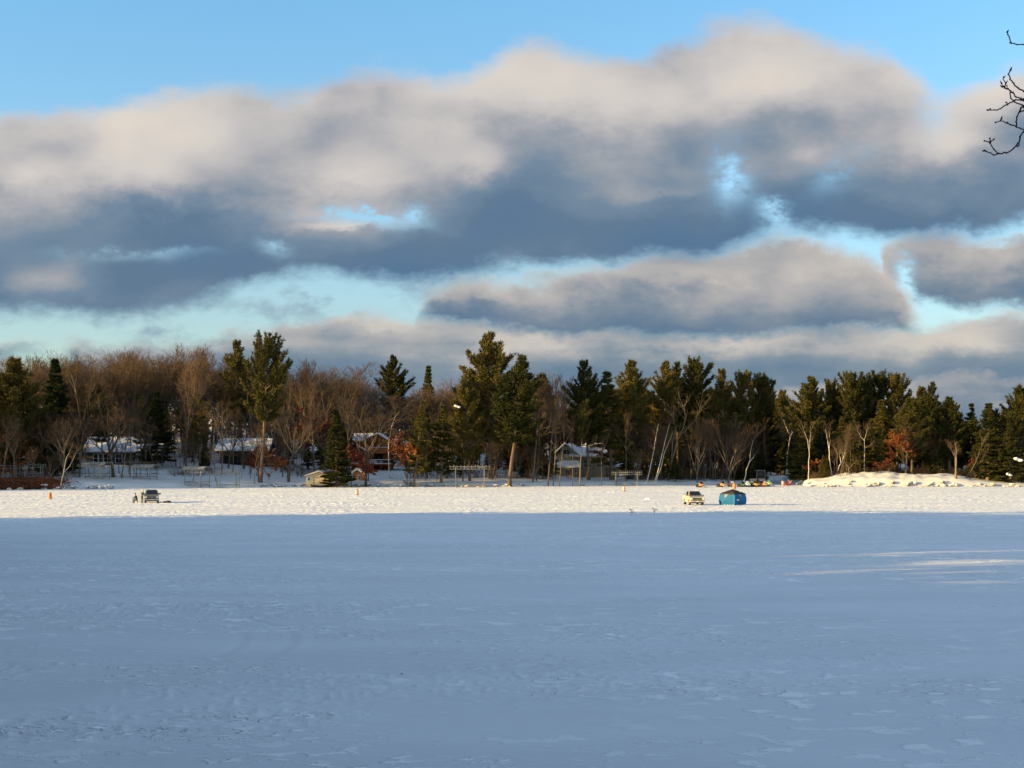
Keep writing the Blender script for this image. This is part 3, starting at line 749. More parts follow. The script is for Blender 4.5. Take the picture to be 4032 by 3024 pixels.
# ------------------------------------------------------------------ trees one can point to (kind, bearing, depth, tip row, width, lean, label)
TREES = [
 ('pine0', 62, 300, 1432, 1.15, 0, 'broad shaggy pine with olive boughs above the rust brown bank'),
 ('spruce0', 222, 316, 1418, .95, 0, 'dark pointed spruce close behind the broad shaggy pine by the rust bank'),
 ('spruce2', -8, 318, 1492, 1.1, 0, 'dark spruce cut by the left edge of the photo'),
 ('hemlock0', 180, 302, 1560, .9, 2, 'pine with low sweeping boughs left of the forked white sapling'),
 ('bare0', 313, 301, 1560, .62, 3, 'bare oak with a thick swollen foot left of the canopied lift by the dark cabin'),
 ('bare2', 446, 303, 1490, .85, 2, 'wide spreading bare oak with snow on a low limb, in front of the dark cabin'),
 ('bare5', 483, 318, 1640, .5, 0, 'thin bare trunk just right of the spreading oak before the dark cabin'),
 ('bare3', 512, 306, 1560, .5, 0, 'slim dark trunk beside the left end of the second canopied lift'),
 ('bare3', 536, 305, 1600, .45, 1, 'slim trunk standing in front of the second canopied lift'),
 ('spruce3', 612, 330, 1545, 1.15, 0, 'dark drooping evergreen over the cabin deck and snowy stairs'),
 ('hemlock2', 560, 345, 1590, 1.1, 0, 'dark evergreen rising behind the roof of the dark cabin'),
 ('hemlock1', 655, 352, 1610, 1.0, 0, 'dark evergreen behind the snowy stairs, beside open woods'),
 ('bare5', 728, 345, 1400, .55, -1, 'tall straight bare trunk on the open snowy slope, left one of three'),
 ('bare5', 745, 352, 1420, .5, 0, 'tall straight bare trunk on the open snowy slope, middle one of three'),
 ('bare3', 793, 338, 1395, .6, -2, 'tall bare trunk on the snowy slope nearest the long snow roofed cottage'),
 ('pine4', 925, 372, 1363, .80, 0, 'tall dark pine with a ragged plume top above the long snow roofed cottage'),
 ('plume2', 1026, 304, 1365, .88, 4, 'tall pine with a long bare leaning leg and rounded top, right of the long cottage'),
 ('bare6', 873, 318, 1560, .55, 1, 'stout grey trunk under a snowy arched limb, in front of the long cottage'),
 ('bare4', 915, 322, 1600, .5, 0, 'second stout trunk in front of the long cottage, shaded by the snowy arch'),
 ('bare0', 1136, 306, 1540, .75, 5, 'bare oak leaning right with two long sunlit limbs, left of the beige shed'),
 ('bare3', 1112, 318, 1500, .5, 0, 'thin bare trunk between the bare legged pine and the leaning oak'),
 ('bare1', 1215, 340, 1480, .6, 0, 'bare tree in front of the small brown cabin'),
 ('spruce1', 1326, 299, 1618, 1.05, 0, 'green pointed spruce standing between the beige shed and the russet oak'),
 ('bare0', 1440, 304, 1560, .80, 2, 'spreading bare oak with pale limbs in front of the log house'),
 ('bare1', 1372, 326, 1545, .5, 0, 'thin bare tree between the pointed spruce and the log house roof'),
 ('pine3', 1548, 400, 1420, .85, 0, 'dark flat topped pine standing above the woods behind the log house'),
 ('spruce1', 1680, 395, 1446, .8, 0, 'small dark spire poking out of the brown crowns left of the giant pine'),
 ('hemlock1', 1628, 303, 1580, .8, 7, 'leaning pine with a bent foot on the shore right of the picnic table'),
 ('hemlock0', 1738, 307, 1600, 1.0, 2, 'evergreen with long sunlit drooping boughs left of the bare grey lift'),
 ('spruce3', 1682, 322, 1610, .6, 0, 'slender ragged spruce between the leaning pine and the sunlit evergreen'),
 ('pine2', 1932, 320, 1336, .98, 0, 'giant pine, tallest tree of the whole shore'),
 ('pine0', 1850, 312, 1500, .75, -3, 'pine with a pale leaning spar leaning against the giant pine'),
 ('pine1', 2006, 306, 1420, 1.0, 6, 'tall pine with layered boughs on the right flank of the giant pine'),
 ('hemlock2', 2080, 330, 1560, .8, 0, 'olive evergreen whose lit boughs hang right of the giant pine'),
 ('bare5', 2098, 314, 1470, .55, 0, 'pair of straight dark trunks right of the giant pine, thicker trunk'),
 ('bare3', 2112, 318, 1480, .5, 1, 'slimmer trunk just right of the thick straight trunk beside the giant pine'),
 ('bare5', 2156, 308, 1450, .5, -1, 'bare tree with a reddish trunk left of the grey gabled house'),
 ('bare3', 2178, 310, 1470, .4, 1, 'bare tree with twin stems next to the reddish trunk by the gabled house'),
 ('bare5', 2200, 306, 1560, .4, 6, 'leaning bare trunk in front of the gabled house porch'),
 ('bare3', 2254, 309, 1640, .45, 0, 'thin stem before the dark porch door of the gabled house'),
 ('pine4', 2318, 326, 1443, .85, -2, 'spiky topped pine rising over the roof of the gabled house'),
 ('plume1', 2282, 307, 1600, .55, 3, 'mossy double trunk in front of the corner of the gabled house'),
 ('bare5', 2300, 310, 1700, .35, 8, 'dark leaning trunk right of the mossy double trunk'),
 ('hemlock2', 2410, 330, 1470, 1.05, -3, 'brownish windswept pine with long combed boughs over the garage roof'),
 ('pine2', 2488, 338, 1440, .85, 0, 'pine with a club shaped top right of the windswept pine'),
 ('bare3', 2368, 311, 1700, .4, 0, 'thin dark trunk left of the lift below the garage roof'),
 ('pine3', 2622, 345, 1446, .85, 0, 'dark pine behind the leaning white birches, left one of a close pair'),
 ('pine1', 2668, 350, 1447, .75, 0, 'dark pine behind the leaning white birches, right one of a close pair'),
 ('plume1', 2742, 348, 1442, 1.0, 0, 'round headed pine above the tan pickup'),
 ('pine4', 2850, 346, 1475, .8, 0, 'pine with a split bushy top above the blue shelter'),
 ('plume0', 2935, 350, 1493, .85, 0, 'slim fan topped pine right of the split topped pine'),
 ('plume1', 3008, 352, 1503, .95, 0, 'last pine before the dark gap in the woods'),
 ('multi0', 2745, 326, 1640, .75, 0, 'many stemmed bare tree behind the tan pickup'),
 ('multi1', 2866, 328, 1630, .85, 0, 'many stemmed bare tree behind the blue shelter'),
 ('bare5', 2820, 330, 1640, .5, 1, 'straight reddish trunk between the two many stemmed bare trees'),
 ('spruce2', 2925, 338, 1700, 1.2, 0, 'low dark spruce behind the crooked white birch'),
 ('spruce3', 2660, 326, 1800, 1.6, 0, 'bushy small spruce at the foot of the woods left of the tan pickup'),
 ('spruce3', 2995, 345, 1740, .9, 0, 'dark spruce behind the dark shanty beside the gap'),
 ('pine2', 3190, 340, 1500, .95, 0, 'wide headed pine on the right lip of the dark gap'),
 ('plume2', 3272, 345, 1528, .9, 0, 'loose pine next to the wide headed pine right of the gap'),
 ('plume0', 3358, 338, 1495, 1.05, 0, 'tall dark pine with fanned top above the orange shrub'),
 ('plume1', 3402, 340, 1507, .8, 0, 'slim pine between the fanned pine and the pine above the pale thin trunk'),
 ('plume2', 3452, 342, 1499, .95, 0, 'pine with brush like tips above the snow bluff'),
 ('plume0', 3532, 340, 1500, 1.0, 0, 'brush topped pine directly behind the orange oak'),
 ('pine1', 3655, 338, 1522, .75, 3, 'crooked pine leaning right with its top split, right of the orange oak'),
 ('spruce0', 3165, 326, 1665, 1.35, 0, 'green spruce with low skirts behind the first white birch at the gap'),
 ('spruce2', 3235, 330, 1640, 1.1, 0, 'green spruce behind the orange shrub on the bluff'),
 ('spruce0', 3318, 328, 1650, 1.1, 0, 'green spruce between the second and third birch on the bluff'),
 ('hemlock0', 3470, 326, 1578, 1.15, 0, 'soft green evergreen between the pale thin trunk and the orange oak'),
 ('hemlock2', 3628, 328, 1600, 1.0, 0, 'grey green evergreen close right of the orange oak'),
 ('pine0', 3738, 322, 1578, 1.0, 0, 'bushy topped pine behind the broken snag'),
 ('spruce2', 3690, 320, 1740, 1.0, 0, 'low dark spruce left of the broken snag'),
 ('spruce1', 3890, 314, 1592, 1.35, 0, 'large green spruce left of the snow laden spruce at the right edge'),
 ('spruce0', 3978, 312, 1670, 1.25, 0, 'spreading dark spruce carrying snow clumps at the right edge'),
 ('hemlock1', 3822, 330, 1590, .9, 0, 'evergreen behind the leaning twin trunks near the right edge'),
 ('plume2', 4022, 345, 1548, 1.1, 0, 'far pine with flat shelves of needles cut by the right edge'),
 ('pine1', 402, 328, 1560, .8, 0, 'dark pine whose boughs hang over the left half of the dark cabin roof'),
 ('pine1', 556, 329, 1575, .75, 0, 'dark pine whose boughs hang over the right half of the dark cabin roof'),
 ('bare2', 900, 333, 1620, .75, 0, 'low spreading bare tree right in front of the long cottage, left of its middle'),
 ('bare6', 962, 334, 1600, .75, 0, 'low spreading bare tree in front of the middle of the long cottage roof'),
 ('bare0', 1085, 332, 1610, .7, 0, 'low spreading bare tree in front of the right end of the long cottage'),
 ('bare4', 3408, 330, 1660, .5, 0, 'bare tree among the evergreens above the snow bluff'),
]
named = {}
for k, px, D, top, w, ln, lb in TREES:
    named[lb] = plant(k, px, D, top, w, ln, label=lb)
# snow clumps lodged on two of them
def clump(tree, px, py, D, r):
    m = MB(); o = tree.location
    for i in range(4): m.ball((i * r * .6, R.uniform(-.2, .2), -i * r * .22), (r * R.uniform(.6, 1), r * .8, r * .55), 9, 6, .12, i)
    ob = m.build('snow_clump', M['roofsnow'], None, smooth=True); ob.parent = tree
    ob.matrix_parent_inverse = Matrix.LocRotScale(tree.location, tree.rotation_euler, tree.scale).inverted()
    ob.location = (wx(px, D), D, wz(py, D))
clump(named['spreading dark spruce carrying snow clumps at the right edge'], 3966, 1866, 308.6, .42)
clump(named['spreading dark spruce carrying snow clumps at the right edge'], 4000, 1806, 308.4, .55)
clump(named['pine with a pale leaning spar leaning against the giant pine'], 1794, 1598, 308, .42)
# leaf-holding oaks
plant('red', 1384, 302, 1745, .95, 0, label='russet leaved oak half hiding the small orange shed')
plant('orange', 1604, 303, 1700, .8, 1, label='orange leaved oak on a thin twin stem right of the log house')
plant('orange', 3566, 318, 1690, .85, 0, label='bright orange leaved oak among the evergreens on the snow bluff')
plant('orange_b', 3210, 322, 1805, 1.1, 0, label='low orange leaved shrub beside the first white birch on the bluff')
plant('red', 985, 312, 1745, .9, 2, label='russet leaved sapling in front of the right end of the long cottage')
plant('orange_b', 1058, 308, 1755, .9, 0, label='sparse brown leaved sapling just right of the bare legged pine')
plant('orange_b', 20, 297, 1700, .9, 4, label='bare leaning oak with a few orange leaves at the left edge')
plant('red', 3500, 316, 1800, 1.4, 0, label='low russet shrub at the foot of the orange oak on the bluff')
plant('red', 3842, 314, 1800, 1.0, 0, label='small russet shrub behind the leaning twin trunks')
plant('red', 1240, 330, 1590, .9, 0, label='rusty tinged tree between the leaning oak and the pointed spruce')
# stems with a course of their own
B_, T_ = M['birch'], M['twig']
path_tree([[(2546, 1893), (2560, 1840), (2572, 1790), (2580, 1730), (2592, 1672)]], 322, B_, T_, 'slim white birch leaning right, left of the twin white birch', seed=1, r=.15)
path_tree([[(2568, 1911), (2594, 1846), (2606, 1790), (2620, 1730), (2636, 1670)], [(2578, 1911), (2600, 1850), (2616, 1785), (2634, 1740), (2648, 1705)]], 318.5, B_, T_, 'twin stemmed white birch leaning right over the snow', seed=2, r=.18)
path_tree([[(2630, 1885), (2650, 1800), (2668, 1730), (2690, 1690), (2700, 1640), (2690, 1600)], [(2672, 1722), (2712, 1680), (2742, 1650), (2760, 1610)], [(2642, 1840), (2648, 1740), (2660, 1690), (2644, 1640)]], 328, M['bark'], T_, 'large crooked bare tree with spreading pale limbs behind the birches', name='bare_tree', seed=3, r=.27, twl=3.6, twn=8)
path_tree([[(2926, 1900), (2940, 1850), (2952, 1810), (2956, 1770), (2966, 1732)], [(2950, 1820), (2968, 1800), (2976, 1786)]], 327, B_, T_, 'crooked white birch behind the snowmobiles', seed=4, r=.16, twl=1.6)
path_tree([[(3184, 1892), (3185, 1830), (3187, 1780), (3188, 1740), (3192, 1700)], [(3186, 1775), (3178, 1730), (3164, 1688)]], 318, B_, T_, 'first white birch right of the gap, forked near its top', seed=5, r=.17, twl=2.2)
path_tree([[(3276, 1882), (3268, 1820), (3264, 1764), (3256, 1720), (3250, 1690)], [(3265, 1770), (3268, 1735), (3264, 1700)]], 319, B_, T_, 'second white birch on the bluff, straight and forked in three', seed=6, r=.16, twl=2.2)
path_tree([[(3290, 1882), (3306, 1835), (3322, 1800), (3334, 1760), (3342, 1732)], [(3312, 1825), (3308, 1790), (3312, 1770)]], 320, B_, T_, 'third white birch on the bluff, leaning right', seed=7, r=.17, twl=2.0)
path_tree([[(3344, 1884), (3343, 1862), (3342, 1838), (3330, 1826)], [(3343, 1845), (3360, 1825), (3370, 1815)]], 316, M['bark'], T_, 'short stubby pruned tree on the left slope of the bluff', name='bare_tree', seed=8, r=.2, twl=1.5)
path_tree([[(3405, 1866), (3404, 1800), (3404, 1733), (3414, 1690)], [(3404, 1735), (3388, 1718), (3376, 1690)], [(3404, 1765), (3426, 1754)]], 320, B_, T_, 'pale thin trunk with a wide fork standing on the bluff', seed=9, r=.14, twl=2.0)
path_tree([[(3762, 1908), (3764, 1860), (3765, 1800), (3764, 1760)]], 309, M['wood'], T_, 'thick pale broken snag near the right end of the bluff', name='dead_snag', seed=10, r=.36, twl=1.1, twn=3)
path_tree([[(3800, 1905), (3816, 1865), (3842, 1820), (3858, 1780), (3872, 1740)], [(3812, 1900), (3830, 1850), (3870, 1806)]], 310, M['bark'], T_, 'leaning twin trunks right of the broken snag', name='bare_tree', seed=11, r=.2, twl=2.6)
path_tree([[(234, 1926), (246, 1880), (252, 1850), (262, 1800), (276, 1776)], [(250, 1862), (272, 1836), (294, 1782)]], 279.5, B_, T_, 'forked white sapling leaning over the rocks left of the canopied lift', seed=12, r=.13, twl=1.4)
path_tree([[(1534, 1878), (1531, 1800), (1530, 1740), (1540, 1690), (1556, 1640)], [(1531, 1745), (1566, 1722), (1598, 1700)]], 318, B_, T_, 'mottled birch at the right corner of the log house', seed=13, r=.16, twl=3.0)
path_tree([[(1612, 1906), (1618, 1850), (1622, 1800), (1640, 1740)]], 303.5, M['bark'], T_, 'thin second stem right beside the orange leaved oak', name='bare_tree', seed=14, r=.10, twl=1.8)
path_tree([[(8, 1890), (20, 1800), (36, 1740), (58, 1705)], [(22, 1790), (28, 1740), (24, 1690)]], 290, M['bark'], T_, 'leaning forked grey trunk at the left edge on the rust bank', name='bare_tree', seed=15, r=.24, twl=3.0, twn=8)
path_tree([[(1000, 1905), (1004, 1850), (1030, 1700)]], 303, M['bark'], T_, 'thin grey stem close left of the bare legged pine', name='bare_tree', seed=17, r=.09, twl=1.6)
path_tree([[(3096, 1850), (3100, 1790), (3112, 1720), (3118, 1690)], [(3112, 1725), (3092, 1672), (3086, 1645)], [(3114, 1715), (3134, 1680)]], 446, B_, T_, 'lone pale birch deep in the dark gap', seed=18, r=.2, twl=3.5)

# ------------------------------------------------------------------ the woods behind, tree by tree
_ep = [-900, 0, 150, 300, 420, 500, 600, 720, 780, 850, 960, 1100, 1230, 1310, 1400, 1480, 1600, 1700, 1800, 1900, 2100, 2200, 2280, 2360, 2500, 2700, 2900, 3000, 3060, 3120, 3250, 3350, 3500, 3640, 3700, 3800, 3900, 4032, 4900]
_et = [1400, 1392, 1374, 1366, 1376, 1352, 1348, 1352, 1346, 1374, 1392, 1392, 1386, 1420, 1428, 1440, 1482, 1458, 1448, 1450, 1450, 1462, 1500, 1478, 1500, 1520, 1545, 1560, 1540, 1552, 1560, 1545, 1560, 1560, 1590, 1632, 1640, 1628, 1640]
def skyline(px): return float(np.interp(px, _ep, _et))
VIEW = [(325, 660, 340), (845, 1100, 350), (1180, 1305, 304), (1375, 1612, 350), (2190, 2450, 350), (2975, 3020, 338)]
def hidden(px, D, m=12):
    return any(a - m < px < b + m and D < d for a, b, d in VIEW)
def fill(n, x0, x1, d0, d1, kinds, off, w, label, group, mind=2.6, cat='tree', front=0):
    used = []; k = 0; tries = 0
    while k < n and tries < n * 40:
        tries += 1
        px = R.uniform(x0, x1); s = float(shore(px)); dd = R.uniform(d0, d1) ** 1.0; D = s + dd
        X = wx(px, D)
        if mind >= 3.0 and hidden(px, D): continue
        if 3030 < px < 3150 and D < 448: continue
        if any((X - a) ** 2 + (D - b) ** 2 < mind ** 2 for a, b in used): continue
        if any(b0[0] - 1 < X < b0[1] + 1 and b0[2] - 1.0 < D < b0[3] + 1 for b0 in FOOT): continue
        used.append((X, D)); k += 1
        plant(R.choice(kinds), px, D, skyline(px) + R.uniform(*off), w * R.uniform(.75, 1.2), R.gauss(0, 1.5), label=label, group=group, cat=cat)
def FT(a, b, D, dep): return (wx(a, D) - .5, wx(b, D) + .5, D - 1, D + dep)
FOOT = [FT(322, 640, 335, 10), FT(838, 1105, 343, 12), FT(1185, 1265, 372, 8), FT(1372, 1612, 343, 13), FT(2180, 2450, 343, 13), FT(1170, 1305, 300, 7), FT(-20, 66, 318, 8), FT(2975, 3020, 334, 7), FT(2100, 2136, 352, 6)]
BARE = ['bare0', 'bare1', 'bare2', 'bare3', 'bare4', 'bare5', 'bare6']
fill(72, -60, 900, 70, 135, BARE, (0, 60), .85, 'tall bare hardwood packed into the brown wooded hill on the left', 'bare hardwoods on the left hill')
fill(58, 900, 1850, 66, 130, BARE, (0, 90), .9, 'bare hardwood in the brown woods behind the log house and long cottage', 'bare hardwoods behind the middle houses')
fill(36, 2060, 3020, 45, 110, BARE, (10, 130), .8, 'bare hardwood mixed into the pines of the right half', 'bare hardwoods among the right pines')
fill(24, 3140, 4100, 32, 90, BARE, (20, 130), .8, 'bare hardwood among the evergreens behind the snow bluff', 'bare hardwoods behind the snow bluff')
EVG = ['pine1', 'pine4', 'hemlock0', 'hemlock2', 'spruce3', 'pine3']
fill(34, -40, 1000, 50, 120, EVG, (140, 330), .95, 'dark evergreen in the shade under the bare hardwoods of the left hill', 'shaded evergreens on the left hill')
fill(36, 1100, 2060, 50, 120, EVG, (130, 330), .95, 'dark evergreen in the shaded woods behind the middle houses', 'shaded evergreens behind the middle houses')
fill(52, 2060, 3040, 34, 110, ['pine0', 'pine1', 'pine2', 'pine4', 'hemlock0', 'hemlock2', 'plume1'], (25, 240), 1.15, 'dark pine deep in the woods of the right half', 'pines deep in the right woods')
fill(44, 3145, 4120, 30, 100, ['pine0', 'pine4', 'hemlock1', 'hemlock2', 'spruce0', 'plume2', 'spruce2'], (20, 230), 1.15, 'dark evergreen deep in the woods behind the snow bluff', 'evergreens deep behind the snow bluff')
fill(30, 3590, 4130, 14, 70, ['pine0', 'pine1', 'pine4', 'hemlock2', 'plume1'], (-30, 50), 1.1, 'pine filling the skyline above the right end of the bluff', 'pines at the right end of the woods', 2.4)
fill(16, 2700, 3330, 30, 80, ['pine0', 'pine1', 'pine4', 'plume1'], (5, 45), 1.1, 'pine filling the skyline on either side of the dark gap', 'pines beside the dark gap', 2.6)
fill(40, 2990, 3170, 20, 175, ['bare5', 'pine1', 'pine4', 'hemlock2', 'spruce3'], (20, 200), .9, 'dark trunk standing in the shaded wood at the end of the gap', 'trees closing the dark gap', 2.0)
fill(22, -60, 1300, 20, 58, ['bare3', 'bare5', 'bare1'], (170, 330), .6, 'thin bare tree scattered between the cabins of the left shore', 'thin bare trees between the left cabins', 3)
fill(18, 1300, 2700, 22, 60, ['bare3', 'bare5', 'bare1', 'bare4'], (150, 320), .6, 'thin bare tree scattered between the houses of the middle shore', 'thin bare trees between the middle houses', 3)

fill(44, -60, 2060, 20, 56, ['hemlock0', 'hemlock2', 'spruce3', 'pine4', 'spruce0'], (200, 400), .9, 'dark evergreen standing between the houses of the left and middle shore', 'evergreens between the houses', 3.5)
fill(20, 2060, 3000, 12, 34, ['hemlock0', 'hemlock2', 'spruce3', 'spruce2'], (160, 380), .95, 'low dark evergreen at the front of the right woods', 'low evergreens at the front of the right woods', 3.0)
fill(34, 3145, 4120, 9, 26, ['hemlock0', 'hemlock2', 'spruce0', 'spruce2', 'pine0'], (110, 290), 1.0, 'green evergreen standing close behind the snow bluff', 'evergreens close behind the snow bluff', 2.6)
def saplings(n, x0, x1, d0, d1, top, label, group):  # extra bare trees for the front row, from the same bare tree shapes
    for _ in range(n):
        px = R.uniform(x0, x1); D = float(shore(px)) + R.uniform(d0, d1); X = wx(px, D)
        if any(f[0] < X < f[1] and f[2] < D < f[3] for f in FOOT) or (hidden(px, D, 0) and R.random() < (.9 if px > 2100 else .42)): continue
        plant(R.choice(['bare3', 'bare5', 'bare1', 'bare4', 'multi0']), px, D, R.uniform(*top), R.uniform(.5, .95), R.gauss(0, 4), label=label, group=group, name='bare_sapling')
saplings(46, -20, 1300, 3, 34, (1600, 1800), 'thin brown bare tree on the snowy shore before the left houses', 'thin bare trees of the left shore')
saplings(44, 1300, 2500, 3, 36, (1600, 1800), 'thin brown bare tree on the snowy shore of the middle houses', 'thin bare trees of the middle shore')
saplings(34, 2500, 3020, 3, 24, (1620, 1810), 'thin brown bare tree at the edge of the right woods', 'thin bare trees of the right woods')
saplings(20, 3160, 4060, 6, 22, (1650, 1830), 'thin brown bare tree on the snow bluff', 'thin bare trees of the snow bluff')
# masses nobody could count: the far wood that closes every gap, the brush on its floor, the wood behind our own shore
def mass(name, n, rx, rd, hh, kindmix, label, cat, seed, clear=True, size=(1.4, .5)):
    rg = np.random.default_rng(seed); parts = []
    for j in range(n):
        px = rg.uniform(*rx); D = float(shore(px)) + rg.uniform(*rd)
        if 3020 < px < 3160: D = max(D, 476)
        X = wx(px, D); z = gz(X, D); H = max(4, wz(skyline(px) + rg.uniform(*hh), D) - z)
        m = 130; t = rg.random(m) ** .8; ev = rg.random() < kindmix
        az = rg.uniform(0, 2 * pi, m); rr = (H * .16 + 1) * (1.05 - t * (.9 if ev else .35)) * np.sqrt(rg.random(m))
        Pp = np.stack([X + rr * np.cos(az), D + rr * np.sin(az), z + H * t], 1)
        Dd = rg.normal(size=(m, 3)) * .5 + np.stack([np.cos(az), np.sin(az), np.full(m, .2 if ev else 1.2)], 1); Dd /= np.linalg.norm(Dd, axis=1, keepdims=True)
        parts.append((blades(Pp, Dd, rg.uniform(.8, 1.7, m) * size[0], rg.uniform(.25, .7, m) * size[1] * (2 if ev else .55), rg), 1 if ev else 0))
        parts.append((tubes([[X, D, z - .5, X + rg.normal() * .3, D, z + H * .9, .22, .05]], 5), 2))
    o = link(name, sub_mesh(name, parts, [M['twig'], M['pine'], M['bark']])); tag(o, label, cat, kind='stuff'); return o
mass('distant_woods', 900, (-1100, 5100), (128, 200), (75, 230), .62, 'mass of far trees closing off the woods behind the houses', 'woods', 5)
mass('shore_woods', 420, (-2600, -50), (4, 110), (0, 120), .6, 'mass of mixed trees continuing along the shore past the left edge', 'woods', 15)
rg = np.random.default_rng(77); n_ = 11000
px_ = rg.uniform(-200, 4300, n_); dd_ = 12 + 70 * rg.random(n_) ** 1.3
D_ = shore(px_) + dd_; X_ = wx(px_, D_)
keep = (np.abs(px_ - 3090) > 75) & ((px_ > 2500) | (rg.random(n_) < .55) & (dd_ > 16))
for a_, b_, d_ in VIEW: keep &= ~((px_ > a_ - 10) & (px_ < b_ + 10) & (D_ < d_) & (rg.random(n_) < .93))
for f in FOOT: keep &= ~((X_ > f[0]) & (X_ < f[1]) & (D_ > f[2] - 4) & (D_ < f[3]))
X_, D_ = X_[keep], D_[keep]; k_ = 7; n_ = len(X_)
Pp = np.repeat(np.stack([X_, D_, ground(X_, D_) - .1], 1), k_, 0); Dd = rg.normal(size=(len(Pp), 3)) * .55; Dd[:, 2] = np.abs(Dd[:, 2]) + .7; Dd /= np.linalg.norm(Dd, axis=1, keepdims=True)
Pp = Pp + np.concatenate([rg.normal(size=(len(Pp), 2)) * .4, np.zeros((len(Pp), 1))], 1)
L_ = rg.uniform(.5, 2.2, len(Pp)) * np.where(np.repeat(px_[keep], k_) < 2450, .6, 1.0)
S_ = np.concatenate([Pp, Pp + Dd * L_[:, None], np.full((len(Pp), 1), .022), np.full((len(Pp), 1), .008)], 1)
S2 = np.concatenate([Pp + Dd * L_[:, None] * .5, Pp + Dd * L_[:, None] * .5 + rg.normal(size=Pp.shape) * .35 + np.array([0, 0, .3]), np.full((len(Pp), 1), .014), np.full((len(Pp), 1), .006)], 1)
o = link('undergrowth', mesh_np('undergrowth', *tubes(np.concatenate([S_, S2]), 3), M['twig'])); tag(o, 'leafless brown brush on the floor of the woods', 'brush', kind='stuff')

# our own shore's wood, out of the frame on the left: only its shadow reaches the picture
rg = np.random.default_rng(31); parts = []; got = []; tries = 0
while len(got) < 1500 and tries < 60000:
    tries += 1
    X = rg.uniform(-330, 40); D = rg.uniform(-170, 132); q = float(inland(X, D))
    if q < 2.5 or q > 60: continue
    n_c = -X * ly_ + D * lx_
    if any((X - a_) ** 2 + (D - b_) ** 2 < 2.9 ** 2 for a_, b_ in got[-400:]): continue
    got.append((X, D)); z = float(near_z(X, D)); H = 31.5 + rg.uniform(-1.2, .3) - z; qc = X * lx_ + D * ly_
    Hf = H
    if abs(n_c - 63) < 2.8 or abs(n_c - 72) < 4.2 or abs(n_c - 82) < 3.6: H = min(H, max(3, 8.0 + 5 * rg.random() ** 2 + .2035 * (-20 - qc) - z))
    if Hf > H + 1:                                     # added bare tops over unseen trees cut low, shaped to pass sun streaks
        k_ = 16; hz = rg.uniform(H, Hf, k_); az_ = rg.uniform(0, 2 * pi, k_)
        p_ = np.stack([np.full(k_, X), np.full(k_, D), z + hz], 1); q_ = p_ + np.stack([np.cos(az_), np.sin(az_), np.full(k_, .8)], 1) * rg.uniform(1.0, 2.6, k_)[:, None]
        parts.append((tubes(np.concatenate([p_, q_, np.full((k_, 1), .07), np.full((k_, 1), .03)], 1), 4), 0)); parts.append((tubes([[X, D, z, X, D, z + Hf, .16, .05]], 5), 0))
    m = 125; t = rg.random(m) ** .85 * .97; az = rg.uniform(0, 2 * pi, m)
    rr = 2.7 * np.minimum(1, (1.08 - t) * 2.4) * np.sqrt(rg.random(m))
    Pp = np.stack([X + rr * np.cos(az), D + rr * np.sin(az), z + H * t], 1)
    Dd = rg.normal(size=(m, 3)) * .5 + np.stack([np.cos(az), np.sin(az), np.full(m, .1)], 1); Dd /= np.linalg.norm(Dd, axis=1, keepdims=True)
    parts.append((blades(Pp, Dd, rg.uniform(1.6, 2.6, m), rg.uniform(.9, 1.5, m), rg), 1))
    parts.append((tubes([[X, D, z - .5, X, D, z + H * .95, .3, .05]], 5), 0))
o = link('near_shore_woods', sub_mesh('near_shore_woods', parts, [M['pinebark'], M['spruce']])); tag(o, 'dense evergreen wood on the near point whose shadow falls over the ice', 'woods', kind='stuff')
